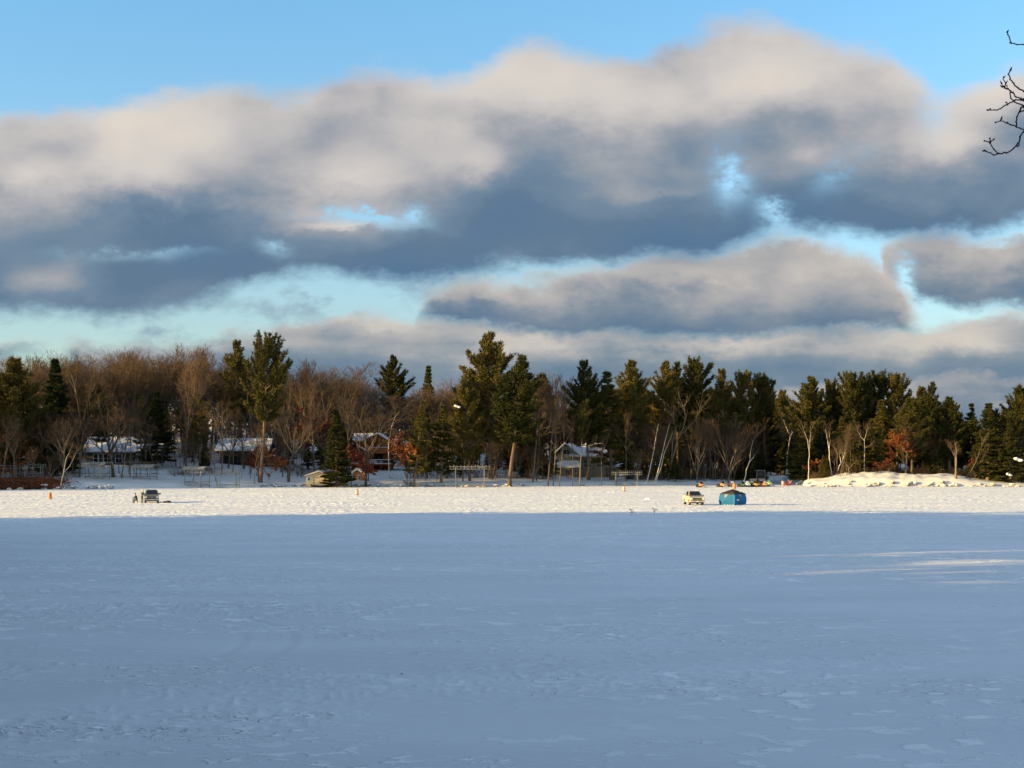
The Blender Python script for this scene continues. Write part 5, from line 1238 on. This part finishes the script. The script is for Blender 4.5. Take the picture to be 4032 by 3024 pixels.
# ------------------------------------------------------------------ on the ice
def ice(px, py):
    D = HC * F / (py - YH); X = wx(px, D)
    for _ in range(3):
        z = float(lake_h(np.array([X]), np.array([D]))[0]); D = (HC - z) * F / (py - YH); X = wx(px, D)
    return X, D, z
def lathe_x(m, prof, k=20, c=(0, 0, 0)):
    """profile (r, x) turned about the x axis"""
    t = MB().lathe(prof, k); n0 = len(m.v)
    m.add([(z + c[0], x + c[1], y + c[2]) for x, y, z in t.v], t.f); return m
def arc(cy, r, z0, n=8):
    """points of a wheel arch from +y side to -y side, opening at z0"""
    return [(cy + r * math.cos(pi * i / n), z0 + r * math.sin(pi * i / n)) for i in range(n + 1)]
def pickup(label, px, py, yaw, paint, trim, lampm, antenna=False, stripe=True):
    X, D, z = ice(px, py)
    t = thing('pickup_truck', label, 'pickup truck', (X - 2.8 * math.sin(math.radians(yaw)), D + 2.8 * math.cos(math.radians(yaw)), z - .06), math.radians(yaw))
    poly = [(-2.74, .50), (-2.80, .72), (-2.78, 1.00), (-2.62, 1.13), (-1.30, 1.24), (.95, 1.27), (1.00, 1.30), (2.78, 1.30), (2.82, .55)]
    poly += [(2.30, .46)] + arc(1.78, .47, .42) + [(1.2, .40), (-1.25, .40)] + arc(-1.78, .47, .42) + [(-2.32, .44)]
    MB().prism_x(poly, -.97, .97).build('body', paint, t, bevel=.05)
    b0, b1, t0, t1 = -1.28, .96, -.42, .78; w0, w1, zb, zt = .90, .71, 1.235, 1.86
    cab = [(-w0, b0, zb), (w0, b0, zb), (w0, b1, zb), (-w0, b1, zb), (-w1, t0, zt), (w1, t0, zt), (w1, t1, zt), (-w1, t1, zt)]
    cb = MB().add(cab, [(3, 2, 1, 0), (4, 5, 6, 7), (0, 1, 5, 4), (1, 2, 6, 5), (2, 3, 7, 6), (3, 0, 4, 7)]).build('cab', paint, t, bevel=.06)
    def pane(name, q, off):
        c = sum((Vector(p) for p in q), Vector()) / 4; a_ = [c + (Vector(p) - c) * .86 + Vector(off) for p in q]; b_ = [p - Vector(off) * 2.2 for p in a_]
        MB().add([tuple(p) for p in a_ + b_], [(0, 1, 2, 3), (7, 6, 5, 4), (0, 4, 5, 1), (1, 5, 6, 2), (2, 6, 7, 3), (3, 7, 4, 0)]).build(name, M['glass'], t)
    pane('windshield', [cab[0], cab[1], cab[5], cab[4]], (0, -.015, .022))
    pane('window', [cab[1], cab[2], cab[6], cab[5]], (.022, 0, .008)); pane('window', [cab[3], cab[0], cab[4], cab[7]], (-.022, 0, .008)); pane('rear_window', [cab[2], cab[3], cab[7], cab[6]], (0, .022, .01))
    g = MB().box(-.60, .60, -2.845, -2.70, .70, 1.00).build('grille', M['black'], t, bevel=.03)
    k = MB().box(-.60, .60, -2.875, -2.84, .83, .87)
    if stripe: k.box(-.62, .62, -2.872, -2.84, 1.003, 1.04)
    k.build('grille_bar', trim, g); MB().box(-.11, .11, -2.90, -2.876, .81, .89).build('emblem', trim, g, bevel=.02)
    for s in (-1, 1):
        MB().box(s * .62 + (.005 if s > 0 else -.29), s * .62 + (.29 if s > 0 else -.005), -2.85, -2.68, .80, 1.02).build('headlight', lampm, t, bevel=.04)
        MB().box(s * 1.10 - .13, s * 1.10 + .13, -.98, -.86, 1.22, 1.42).tube((s * .9, -.92, 1.28), (s * 1.0, -.92, 1.28), .03, 5).build('mirror', M['black'] if stripe else paint, t, bevel=.02)
        for wy in (-1.78, 1.78):
            w = lathe_x(MB(), [(.20, -.12), (.33, -.135), (.385, -.10), (.40, 0), (.385, .10), (.33, .135), (.20, .12)], 20, (s * .84, wy, .40)).build('wheel', M['rubber'], t, smooth=True)
            lathe_x(MB(), [(.05, -.13), (.19, -.125), (.198, 0), (.19, .125), (.05, .13)], 16, (s * .845, wy, .40)).build('rim', trim, w)
    MB().box(-.98, .98, -2.98, -2.815, .46, .68).build('bumper', trim, t, bevel=.05)
    MB().box(-.80, .80, -2.86, -2.76, .33, .455).build('air_dam', M['black'], t, bevel=.02)
    MB().box(-.17, .17, -3.0, -2.983, .50, .62).build('license_plate', M['white'], t)
    MB().box(-.88, .88, 1.08, 2.68, 1.303, 1.33).build('bed_cover', M['black'], t)
    if antenna: MB().tube((-.85, -1.1, 1.2), (-.87, -1.05, 2.35), .012, 5, .006).build('antenna', M['black'], t)
    return t
greyp = mat('grey_paint', (.10, .095, .075), (.135, .125, .10), rough=.35, spec=.5)
tanp = mat('champagne_paint', (.36, .325, .26), (.42, .38, .31), rough=.35, spec=.5)
chrome = mat('dull_chrome', (.42, .39, .33), (.5, .47, .41), rough=.4, metal=.4)
lampm = mat('lamp_lens', (.75, .73, .68), (.85, .83, .78), rough=.25, spec=.5)
pickup('dark grey pickup parked nose on with two people at its left side', 597, 1981.5, 14, greyp, chrome, lampm, True)
pickup('champagne tan pickup parked beside the blue shelter', 2746, 1989.5, 3, tanp, tanp, lampm, False, False)

# people: one continuous skinned body each, gloves with five fingers, hat as a child
camo = mat('camo_cloth', (.07, .062, .034), (.24, .205, .13), rough=.9, scale=7, detail=3, ramp=(.42, .56))
camod = mat('dark_olive_cloth', (.035, .033, .018), (.10, .09, .05), rough=.9, scale=7, detail=3, ramp=(.42, .56))
skinm = mat('skin', (.52, .33, .23), (.58, .38, .27), rough=.6); glove = M['black']
def person(label, J, loc, rz, cloth, hatm, face):
    t = thing('person', label, 'person', loc, rz)
    vs = []; es = []; rs = []
    def v(p, r): vs.append(p); rs.append(r); return len(vs) - 1
    pe = v(J['pelvis'], (.17, .15)); wa = v(J['waist'], (.165, .14)); ch = v(J['chest'], (.19, .15)); nk = v(J['neck'], (.075, .075)); hd = v(J['head'], (.095, .10)); tp = v(J['top'], (.075, .08))
    es += [(pe, wa), (wa, ch), (ch, nk), (nk, hd), (hd, tp)]
    nose = v(tuple(np.array(J['head']) + np.array(face) * .115), (.02, .02)); es.append((hd, nose))
    for s in (1, -1):
        def m(p): return (p[0], p[1] * s, p[2])
        hip = v(m(J['hip']), (.115, .115)); kn = v(m(J['knee']), (.085, .085)); an = v(m(J['ankle']), (.065, .065)); to = v(m(J['toe']), (.05, .04))
        es += [(pe, hip), (hip, kn), (kn, an), (an, to)]
        sh = v(m(J['shoulder']), (.10, .10)); el = v(m(J['elbow']), (.07, .07)); wr = v(m(J['wrist']), (.05, .05)); pa = v(m(J['palm']), (.045, .028))
        es += [(ch, sh), (sh, el), (el, wr), (wr, pa)]
        d = unit(np.array(m(J['palm'])) - np.array(m(J['wrist']))); sd = unit(np.cross(d, [0, 0, 1.])); up = np.cross(sd, d)
        for q, ln in zip((-.030, -.010, .010, .030), (.075, .09, .085, .065)):
            a_ = np.array(m(J['palm'])) + d * .03 + sd * q; b_ = a_ + d * ln * .55 - up * .012; c_ = b_ + d * ln * .35 - up * .035
            i0 = v(tuple(a_), (.011, .011)); i1 = v(tuple(b_), (.010, .010)); i2 = v(tuple(c_), (.009, .009)); es += [(pa, i0), (i0, i1), (i1, i2)]
        a_ = np.array(m(J['palm'])) - d * .02 + sd * .045 * s; b_ = a_ + d * .045 + sd * .02 * s - up * .02
        i0 = v(tuple(a_), (.013, .013)); i1 = v(tuple(b_), (.010, .010)); es += [(pa, i0), (i0, i1)]
    me = bpy.data.meshes.new('body'); me.from_pydata([tuple(map(float, p)) for p in vs], es, [])
    o = bpy.data.objects.new('body_cage', me); C.objects.link(o)
    sk = o.modifiers.new('skin', 'SKIN'); o.modifiers.new('sub', 'SUBSURF').levels = 1
    dat = me.skin_vertices[0].data
    for i, r in enumerate(rs): dat[i].radius = r; dat[i].use_root = (i == 0)
    dg = bpy.context.evaluated_depsgraph_get(); m2 = bpy.data.meshes.new_from_object(o.evaluated_get(dg)); bpy.data.objects.remove(o)
    m2.materials.clear()
    for q in (cloth, skinm, glove, M['rubber']): m2.materials.append(q)
    hp = Vector(J['head'])
    hands = [Vector((J['palm'][0], J['palm'][1] * s, J['palm'][2])) for s in (1, -1)]
    for p in m2.polygons:
        p.use_smooth = True; c = p.center
        if c.z > J['neck'][2] + .05 and (c - hp).length < .3: p.material_index = 1
        elif min((c - h_).length for h_ in hands) < .14: p.material_index = 2
        elif c.z < .10: p.material_index = 3
    b = link('body', m2, t)
    MB().ball((J['top'][0] - face[0] * .02, 0, J['top'][2] + .015), (.128, .122, .10), 12, 7).ball((J['top'][0], 0, J['top'][2] + .12), .03, 8, 5).build('hat', hatm, t, smooth=True)
    for s in (1, -1):
        c_ = np.array(J['head']) + np.array(face) * .10 + np.array([0, .035 * s, .035]); MB().ball(tuple(c_), .012, 7, 5).build('eye', M['black'], b)
        MB().ball((J['head'][0], .1 * s, J['head'][2] + .01), (.03, .015, .04), 7, 5).build('ear', skinm, b)
    MB().box(J['head'][0] + .088, J['head'][0] + .104, -.025, .025, J['head'][2] - .06, J['head'][2] - .048).build('mouth', mat('lips', (.30, .12, .10)), b)
    return t
X, D, z = ice(557, 1982)
person('person in tan camouflage clothes standing bent at the grey pickup', dict(pelvis=(0, 0, .96), waist=(.03, 0, 1.12), chest=(.10, 0, 1.36), neck=(.17, 0, 1.56), head=(.235, 0, 1.68), top=(.245, 0, 1.80),
       hip=(0, .10, .90), knee=(.07, .13, .50), ankle=(-.02, .14, .09), toe=(.18, .16, .05), shoulder=(.12, .20, 1.46), elbow=(.22, .27, 1.18), wrist=(.42, .20, 1.06), palm=(.50, .18, 1.04)), (X + .05, D, z - .02), -.5, camo, mat('pale_hat', (.42, .36, .30), (.5, .43, .36)), (1, 0, 0))
X, D, z = ice(539, 1981)
person('person in dark olive clothes seated low, facing away from the grey pickup', dict(pelvis=(0, 0, .47), waist=(.05, 0, .64), chest=(.14, 0, .88), neck=(.22, 0, 1.08), head=(.28, 0, 1.20), top=(.29, 0, 1.32),
       hip=(.03, .11, .44), knee=(.47, .15, .50), ankle=(.50, .16, .09), toe=(.68, .18, .05), shoulder=(.16, .20, .98), elbow=(.30, .27, .74), wrist=(.50, .16, .66), palm=(.58, .14, .65)), (X, D, z - .02), pi - .25, camod, mat('dark_hat', (.04, .037, .02), (.08, .07, .04)), (1, 0, 0))
t = thing('bucket', 'pale bucket the seated person sits on', 'bucket', (X, D, z - .03))
MB().lathe([(.13, 0), (.15, .30), (.158, .31), (.158, .335)], 16).build('body', mat('pale_plastic', (.5, .46, .38), (.58, .54, .45)), t)
MB().tube((-.158, 0, .29), (-.1, -.14, .2), .006, 5).tube((-.1, -.14, .2), (.1, -.14, .2), .006, 5).tube((.1, -.14, .2), (.158, 0, .29), .006, 5).build('handle', M['metal'], t)
X, D, z = ice(660, 1982); t = thing('gear_sled', 'dark gear sled lying in the shadow right of the grey pickup', 'sled', (X, D, z - .02), .2)
MB().add([(-.55, -.22, 0), (.5, -.22, 0), (.5, .22, 0), (-.55, .22, 0), (-.65, -.28, .2), (.6, -.28, .2), (.6, .28, .2), (-.65, .28, .2)], [(3, 2, 1, 0), (0, 1, 5, 4), (1, 2, 6, 5), (2, 3, 7, 6), (3, 0, 4, 7), (4, 5, 6, 7)]).build('hull', M['black'], t, bevel=.04)
MB().ball((.1, 0, .26), (.36, .2, .15), 10, 6, .1, 4).ball((-.38, 0, .24), (.17, .16, .12), 9, 6, .1, 5).build('gear', mat('dark_bag', (.05, .03, .025), (.08, .05, .04)), t)

# blue pop-up shelter
blue = mat('blue_shelter_cloth', (.004, .095, .24), (.006, .115, .28), rough=.7, scale=1.5, bump=.25, bscale=3)
blk = mat('black_shelter_cloth', (.016, .015, .012), (.028, .026, .02), rough=.75, scale=1.5)
grey = mat('grey_window_cloth', (.17, .18, .19), (.23, .24, .25), rough=.6)
X, D, z = ice(2893, 1990.5)
t = thing('ice_shelter', 'bright blue pop up ice fishing shelter with a black peaked roof', 'ice shelter', (X, D + 1.75, z - .05), math.radians(45))
hb, ht, hm = 1.20, 1.16, 1.36; zt = 1.60
cor = [(-1, -1), (1, -1), (1, 1), (-1, 1)]
rv = []; rf_ = []
def wall_mesh(i):
    (ax, ay), (bx, by) = cor[i], cor[(i + 1) % 4]; nx_, ny_ = (ax + bx) / 2, (ay + by) / 2; m = MB(); N_ = 12; P_ = {}
    for u in range(N_ + 1):
        for v in range(N_ + 1):
            fu, fv = u / N_, v / N_; h_ = hb + (ht - hb) * fv; x = (ax + (bx - ax) * fu) * h_; y = (ay + (by - ay) * fu) * h_
            bul = .30 * (1 - max(abs(2 * fu - 1), abs(2 * fv - 1))) + .06 * math.sin(pi * fu) * math.sin(pi * fv)
            edge = .10 * math.sin(pi * fv) * (1 if u in (0, N_) else 0)
            P_[u, v] = (x * (1 + edge) + nx_ * bul, y * (1 + edge) + ny_ * bul, .0 + zt * fv)
    vs = [P_[u, v] for u in range(N_ + 1) for v in range(N_ + 1)]
    m.add(vs, [(u * (N_ + 1) + v, (u + 1) * (N_ + 1) + v, (u + 1) * (N_ + 1) + v + 1, u * (N_ + 1) + v + 1) for u in range(N_) for v in range(N_)])
    def at(fu, fv, off=.02):
        h_ = hb + (ht - hb) * fv; x = (ax + (bx - ax) * fu) * h_; y = (ay + (by - ay) * fu) * h_
        bul = .30 * (1 - max(abs(2 * fu - 1), abs(2 * fv - 1))) + .06 * math.sin(pi * fu) * math.sin(pi * fv) + off
        return (x + nx_ * bul, y + ny_ * bul, zt * fv)
    return m, at
def patch(at, tri, name, m, parent, off=.018):
    pts = [at(u, v, off) for u, v in tri]; k = MB()
    n_ = len(pts); inn = [at(u, v, off - .012) for u, v in tri]
    k.add(pts + inn, [tuple(range(n_)), tuple(range(2 * n_ - 1, n_ - 1, -1))] + [(i, (i + 1) % n_, n_ + (i + 1) % n_, n_ + i) for i in range(n_)]); k.build(name, m, parent)
for i in range(4):
    m, at = wall_mesh(i); w = m.build('wall', blue, t); md = w.modifiers.new('thick', 'SOLIDIFY'); md.thickness = .015
    # cor[i]->cor[i+1]; after the 45 deg turn wall 3 faces left of us, wall 0 right of us
    if i in (3, 0):
        patch(at, [(.30, .94), (.58, .94), (.44, .60)], 'window', grey, w, .03)
        for q in range(5): 
            u = .12 + .19 * q; patch(at, [(u, .02), (u + .07, .02), (u + .06, .10), (u + .01, .09)], 'snow_patch', M['roofsnow'], w, .03)
    if i == 0:
        for q in range(4): patch(at, [(.10 + .045 * q, .46), (.138 + .045 * q, .46), (.138 + .045 * q, .53), (.10 + .045 * q, .53)], 'logo', M['white'], w, .07)
        patch(at, [(.12, .41), (.26, .41), (.26, .43), (.12, .43)], 'logo', M['white'], w, .07)
k = MB(); N_ = 8
for i in range(4):
    a_, b_ = cor[i], cor[(i + 1) % 4]
    for u in range(N_):
        for v in range(N_):
            def RP(fu, fv):
                s_ = 1 - fv; x = (a_[0] + (b_[0] - a_[0]) * fu) * s_ * (ht + .02); y = (a_[1] + (b_[1] - a_[1]) * fu) * s_ * (ht + .02)
                return (x, y, zt - .02 + .60 * fv ** .92 + .05 * math.sin(pi * fu) * math.sin(pi * fv))
            k.add([RP(u / N_, v / N_), RP((u + 1) / N_, v / N_), RP((u + 1) / N_, (v + 1) / N_), RP(u / N_, (v + 1) / N_)], [(0, 1, 2, 3)])
rf = k.build('roof', blk, t, smooth=True); md = rf.modifiers.new('thick', 'SOLIDIFY'); md.thickness = .02
for i in range(4):
    a_, b_ = cor[i], cor[(i + 1) % 4]; q = MB()
    h1 = ht + .035
    q.add([(a_[0] * h1, a_[1] * h1, zt + .01), (b_[0] * h1, b_[1] * h1, zt + .01), (b_[0] * (h1 + .02), b_[1] * (h1 + .02), zt - .17), ((a_[0] + b_[0]) / 2 * (h1 + .05), (a_[1] + b_[1]) / 2 * (h1 + .05), zt - .10), (a_[0] * (h1 + .02), a_[1] * (h1 + .02), zt - .17)], [(0, 4, 3, 2, 1)])
    vv = q.build('valance', blk, rf); md = vv.modifiers.new('thick', 'SOLIDIFY'); md.thickness = .015
MB().ball((.62, -.86, zt + .20), (.30, .22, .05), 10, 6, .1, 9).build('snow_patch', M['roofsnow'], rf)

# orange marker barrels on the ice
org = mat('orange_plastic', (.58, .17, .075), (.66, .22, .10), rough=.55, scale=2); wht = mat('white_band', (.72, .68, .62), (.78, .74, .68), rough=.6)
def barrel(px, py, label, banded=True, h=.95, r=.27, z0=None, D=None):
    if D is None: X, D, z = ice(px, py)
    else: X = wx(px, D); z = gz(X, D)
    t = thing('marker_barrel', label, 'barrel', (X, D, z - .04), .3, 'orange marker barrels')
    s = h / .95
    MB().lathe([(r * 1.04, 0), (r * 1.0, .08), (r * .97, .30 * s), (r * 1.0, .32 * s), (r * .93, .62 * s), (r * .96, .64 * s), (r * .86, .90 * s), (r * .70, .95 * s)], 18).build('body', org, t, smooth=False)
    if banded:
        for a_, b_, rr in ((.36, .48, .97), (.68, .80, .935)): MB().lathe([(r * rr + .006, a_ * s), (r * rr * .985 + .006, b_ * s)], 18).build('band', wht, t)
    MB().box(-.10, .10, -.025, .025, .95 * s, 1.03 * s).build('handle', org, t)
    return t
barrel(197, 1964.5, 'plain orange barrel on the ice at the far left', False)
barrel(1406, 1950, 'orange barrel with white bands on the ice below the orange shed')
barrel(2457, 1936.5, 'orange and white barrel on the ice before the low ribbed boat lift', True, 1.0)
barrel(2891, 1926, 'pinkish orange barrel standing behind the blue shelter', False, 1.15, .34)
barrel(3083, 1912, 'orange and white barrel beside the red sled at the cove', True, 1.05, .32)
X, D, z = ice(2460, 1925); t = thing('marker_post', 'thin brown post standing just behind the barrel before the low ribbed lift', 'post', (X, D, z - .1))
MB().tube((0, 0, 0), (.03, 0, 1.25), .07, 7, .06).box(-.16, .16, -.03, .03, .78, .92).build('post', M['wood'], t)
X, D, z = ice(3100, 1911); t = thing('red_sled', 'red plastic sled with a raised end lying at the cove', 'sled', (X, D, z), .3)
redm = mat('red_plastic', (.50, .06, .05), (.56, .08, .06), rough=.5)
MB().box(-.55, .60, -.32, .32, .08, .18).box(-.6, .6, -.36, -.30, .183, .45).box(-.6, .6, .30, .36, .183, .45).build('hull', redm, t, bevel=.02)
MB().box(.56, .62, -.34, .34, .183, .95).box(.35, .85, -.36, .36, .953, 1.03).build('raised_end', redm, t, bevel=.02)
for s in (-1, 1): MB().box(-.7, .6, s * .26 - .03, s * .26 + .03, .0, .077).build('runner', M['black'], t)

# snowmobiles parked along the shore
def snowmobile(px, py, yaw, cm, label, ws):
    X, D, z = ice(px, py); t = thing('snowmobile', label, 'snowmobile', (X, D, z), math.radians(yaw), 'snowmobiles parked along the far shore')
    MB().prism_x([(-1.35, .30), (-1.2, .55), (-.75, .78), (-.35, .86), (-.1, .72), (0, .35)], -.42, .42).build('hood', cm, t, bevel=.06)
    MB().prism_x([(-.1, .25), (-.1, .55), (.1, .66), (.9, .70), (1.35, .62), (1.4, .40), (1.3, .25)], -.24, .24).build('seat', M['black'], t, bevel=.05)
    MB().prism_x([(-.3, .04), (-.45, .16), (-.2, .28), (1.4, .26), (1.55, .15), (1.4, .03)], -.19, .19).build('track', M['rubber'], t, bevel=.03)
    MB().add([(-.34, -.62, .84), (.34, -.62, .84), (.26, -.28, 1.20), (-.26, -.28, 1.20), (-.34, -.58, .84), (.34, -.58, .84), (.26, -.24, 1.20), (-.26, -.24, 1.20)], [(0, 1, 2, 3), (7, 6, 5, 4), (0, 4, 5, 1), (1, 5, 6, 2), (2, 6, 7, 3), (3, 7, 4, 0)]).build('windshield', ws, t)
    MB().tube((-.42, -.12, 1.02), (.42, -.12, 1.02), .025, 6).tube((0, -.15, .75), (0, -.12, 1.02), .03, 6).build('handlebar', M['black'], t)
    for s in (-1, 1):
        MB().prism_x([(-1.75, .22), (-1.6, .04), (-.55, .02), (-.55, .06), (-1.55, .09), (-1.7, .25)], s * .5 - .07, s * .5 + .07).tube((s * .36, -.9, .42), (s * .5, -1.0, .09), .03, 5).build('ski', M['black'], t)
        MB().box(s * .2 - .11, s * .2 + .11, -1.30, -1.19, .48, .58).build('headlight', lampm, t, bevel=.02)
    return t
def cmat(n_, c): return mat(n_, c, tuple(min(1, q * 1.15) for q in c), rough=.45, scale=2)
yel, orn, whi, grn, lime, brn, pnk = cmat('yellow_hood', (.36, .17, .02)), cmat('orange_hood', (.42, .14, .04)), cmat('white_hood', (.62, .56, .50)), cmat('green_hood', (.02, .07, .045)), cmat('lime_hood', (.36, .50, .10)), cmat('brown_hood', (.09, .055, .04)), cmat('pale_pink_hood', (.62, .42, .34))
for px, py, yw, m_, lb, ws in ((2757, 1919, 24, orn, 'orange and black snowmobile at the left end of the row, behind the tan pickup', M['black']), (2841, 1918, 30, yel, 'yellow and black snowmobile standing alone, second of the row', M['black']),
                 (2880, 1917, 20, brn, 'brown snowmobile just left of the pinkish barrel', wht), (2921, 1918, 22, grn, 'dark green snowmobile with a white lamp under the crooked birch', M['black']),
                 (2940, 1917, 14, whi, 'dull white snowmobile right of the dark green one', wht), (2958, 1917, 22, grn, 'green snowmobile with a pale yellow lamp left of the orange pair', lime), (2973, 1917, 26, yel, 'yellow orange snowmobile below the first striped barricade', M['black']),
                 (2992, 1916, 18, brn, 'dark brown snowmobile between the yellow orange and the orange one', M['black']), (3008, 1916, 26, orn, 'orange snowmobile below the second striped barricade', wht), (3024, 1914, 20, lime, 'lime green snowmobile at the right end of the row', lime)):
    snowmobile(px, py, yw, m_, lb, ws)
def barricade(px, py, D, lb, w=1.6):
    X = wx(px, D); z = gz(X, D); t = thing('barricade', lb, 'barricade', (X, D, max(z, 0)), .1)
    for i, zc in enumerate((.75, 1.10)):
        b_ = MB().box(-w / 2, w / 2, -.03, .03, zc, zc + .26).build('board', wht, t)
        k = MB()
        for q in range(4):
            x = -w / 2 + .1 + q * w / 4; k.add([(x, -.034, zc + .003), (x + .2, -.034, zc + .003), (x + .32, -.034, zc + .257), (x + .12, -.034, zc + .257)], [(0, 1, 2, 3)])
        k.build('stripe', org, b_)
    for s in (-1, 1): MB().tube((s * w * .4, -.35, 0), (s * w * .4, .04, 1.4), .04, 5).tube((s * w * .4, .4, 0), (s * w * .4, .04, 1.4), .04, 5).build('leg', org, t)
barricade(2966, 0, 333, 'first orange and white striped barricade behind the snowmobiles', 1.7); barricade(3000, 0, 333.5, 'second orange and white striped barricade, in front of the dark shanty', 1.6)

# twiggy marker saplings stuck in the ice, snow lumps, a stray leaf
def marker(px, py, top, seed, lb):
    X, D, z = ice(px, py); H = (py - top) / F * D; rg = np.random.default_rng(seed); out = [[], [], [], []]
    out[0].append([0, 0, -.1, .03, 0, H * .8, .018, .010]); segs = []; L_ = []; Pc = []; Dc = []
    for i in range(13):
        f = rg.uniform(.3, 1); az = rg.uniform(0, 2 * pi); p = np.array([.03 * f, 0, H * .8 * f]); d = unit(np.array([math.cos(az), math.sin(az), rg.uniform(-.1, .9)])); l = rg.uniform(.18, .42)
        out[2].append([*p, *(p + d * l), .009, .005])
        for q in range(7): Pc.append(p + d * l * rg.uniform(.3, 1)); Dc.append(unit(d + rg.normal(size=3) * .6))
    t = thing('marker_sapling', lb, 'sapling', (X, D, z))
    link('trunk', mesh_np('trunk', *tubes(out[0], 6), M['bark']), t)
    cm = sub_mesh('crown', [(tubes(out[2], 4), 0), (blades(np.array(Pc), np.array(Dc), rg.uniform(.08, .16, len(Pc)), rg.uniform(.02, .04, len(Pc)), rg), 1)], [M['bark'], M['spruce']]); link('crown', cm, t)
marker(2487, 2029, 1999, 3, 'little dark sapling with an upright tip stuck in the ice'); marker(2578, 2027, 2000, 4, 'little dark sapling with a bent bushy top stuck in the ice')
def lump(px, py, rx, ry, rz_, lb, seed):
    X, D, z = ice(px, py); o = MB().ball((0, 0, 0), (rx, ry, rz_), 14, 8, .16, seed).build('snow_lump', M['loose'], None, (X, D, z), smooth=True); tag(o, lb, 'snow lump')
lump(2513, 2024, .10, .10, .22, 'upright snow chunk between the two marker saplings', 1)
lump(3712, 2203, .85, .3, .12, 'long snow chunk on the drift ridge at the right', 2)
lump(2592, 2417, .14, .1, .05, 'small snow chunk alone on the smooth shaded ice', 3)
lump(2552, 1966, .55, .4, .22, 'sunlit snow heap left of the tan pickup', 4)
X, D, z = ice(1582, 2656); o = MB().add([(-.045, 0, .01), (-.01, .02, .035), (.045, .005, .02), (.0, -.02, .012), (0, 0, .045)], [(0, 1, 4), (1, 2, 4), (2, 3, 4), (3, 0, 4), (3, 2, 1, 0)]).build('dead_leaf', M['black'], None, (X, D, z)); tag(o, 'single dark curled leaf lying on the shaded ice', 'leaf')

# ------------------------------------------------------------------ twigs of a tree beside us, reaching in at the right edge
def zc(x, y): return 3800 + x * .3377, 80 + y * .3377
TW = [([(1400, 420), (900, 300), (687, 275), (610, 285), (540, 262), (515, 205), (497, 165), (503, 120)], .0030), ([(540, 262), (520, 265)], .0022),
      ([(1400, 980), (900, 905), (687, 835), (620, 790), (560, 735), (530, 690), (508, 630), (520, 590), (540, 555)], .0034), ([(1400, 1080), (900, 1030), (687, 945), (600, 890), (560, 850), (525, 825), (460, 785)], .0032),
      ([(460, 785), (455, 770), (415, 715)], .0028), ([(460, 780), (490, 712)], .0028), ([(460, 775), (415, 762)], .0028), ([(465, 735), (445, 680), (465, 650)], .0022), ([(525, 825), (490, 790), (488, 755)], .0022),
      ([(900, 905), (687, 925), (590, 935), (490, 975), (410, 1030), (350, 1048), (255, 1045)], .0032), ([(490, 975), (475, 955)], .0026), ([(305, 1045), (295, 1028)], .0026),
      ([(900, 1030), (687, 995), (575, 950), (535, 905), (520, 850), (530, 820)], .0030), ([(560, 850), (562, 832)], .002), ([(650, 930), (657, 905)], .002),
      ([(1400, 1180), (900, 1020), (687, 1050), (640, 1065), (605, 1110), (595, 1180), (600, 1240), (640, 1262), (687, 1272), (900, 1290), (1400, 1330)], .0034), ([(640, 1065), (655, 1010), (687, 1018)], .0036),
      ([(600, 1240), (540, 1220), (490, 1195), (415, 1175), (350, 1192)], .0028), ([(415, 1175), (430, 1125)], .003), ([(500, 1198), (490, 1185)], .002),
      ([(1400, 1330), (800, 1230), (687, 1285), (640, 1350), (620, 1430), (570, 1495), (490, 1540), (395, 1552), (340, 1510), (290, 1425)], .0036), ([(290, 1425), (220, 1405)], .0028), ([(290, 1425), (290, 1370)], .0028), ([(290, 1425), (342, 1382)], .0028),
      ([(395, 1552), (335, 1570), (290, 1550), (250, 1525), (205, 1522)], .0026), ([(250, 1525), (220, 1515)], .0026), ([(620, 1430), (622, 1460), (605, 1465)], .003)]
ND = 6.0; segs = []; rg = np.random.default_rng(12)
TX, TY = 3.9, 6.4; TZ = float(near_z(np.array([TX]), np.array([TY]))[0])
for pl, r in TW:
    pts = []
    for x, y in pl:
        px, py = zc(x, y); dep = ND + .25 * math.sin(x * .011 + y * .004); pts.append(np.array([wx(px, dep), dep, wz(py, dep)]))
    if pl[0][0] == 1400: pts.insert(0, np.array([TX, TY, pts[0][2] - .25]))
    fine = []
    for i in range(len(pts) - 1):
        for q in range(3): fine.append(pts[i] + (pts[i + 1] - pts[i]) * q / 3 + rg.normal(size=3) * .0016)
    fine.append(pts[-1]); m_ = len(fine) - 1
    for i in range(m_):
        k_ = 1 + 3.0 * max(0, (fine[i][0] - 2.3) / 1.6)
        segs.append([*fine[i], *fine[i + 1], r * k_ * (1 - .25 * i / m_) * (1.25 if i % 3 == 0 else 1), r * k_ * (1 - .25 * (i + 1) / m_)])
    e_ = fine[-1]; dd = unit(fine[-1] - fine[-2]); segs.append([*(e_ - dd * .012), *(e_ + dd * .004), r * 1.5, r * .6])
t = thing('budding_tree', 'dark budding twigs of a nearby tree reaching in at the right edge', 'tree', (TX, TY, TZ))
V, Q = tubes(segs, 6); V = V - np.array([TX, TY, TZ]); twm = mat('dark_twig', (.030, .022, .020), (.05, .036, .032), scale=20)
link('twigs', mesh_np('twigs', V, Q, twm, True), t)
link('trunk', mesh_np('trunk', *tubes([[0, 0, -.3, .04, 0, 2.2, .13, .10], [.04, 0, 2.2, -.02, .05, 4.5, .10, .06], [-.02, .05, 4.5, .1, 0, 6.5, .06, .02]], 10), M['bark'], True), t)
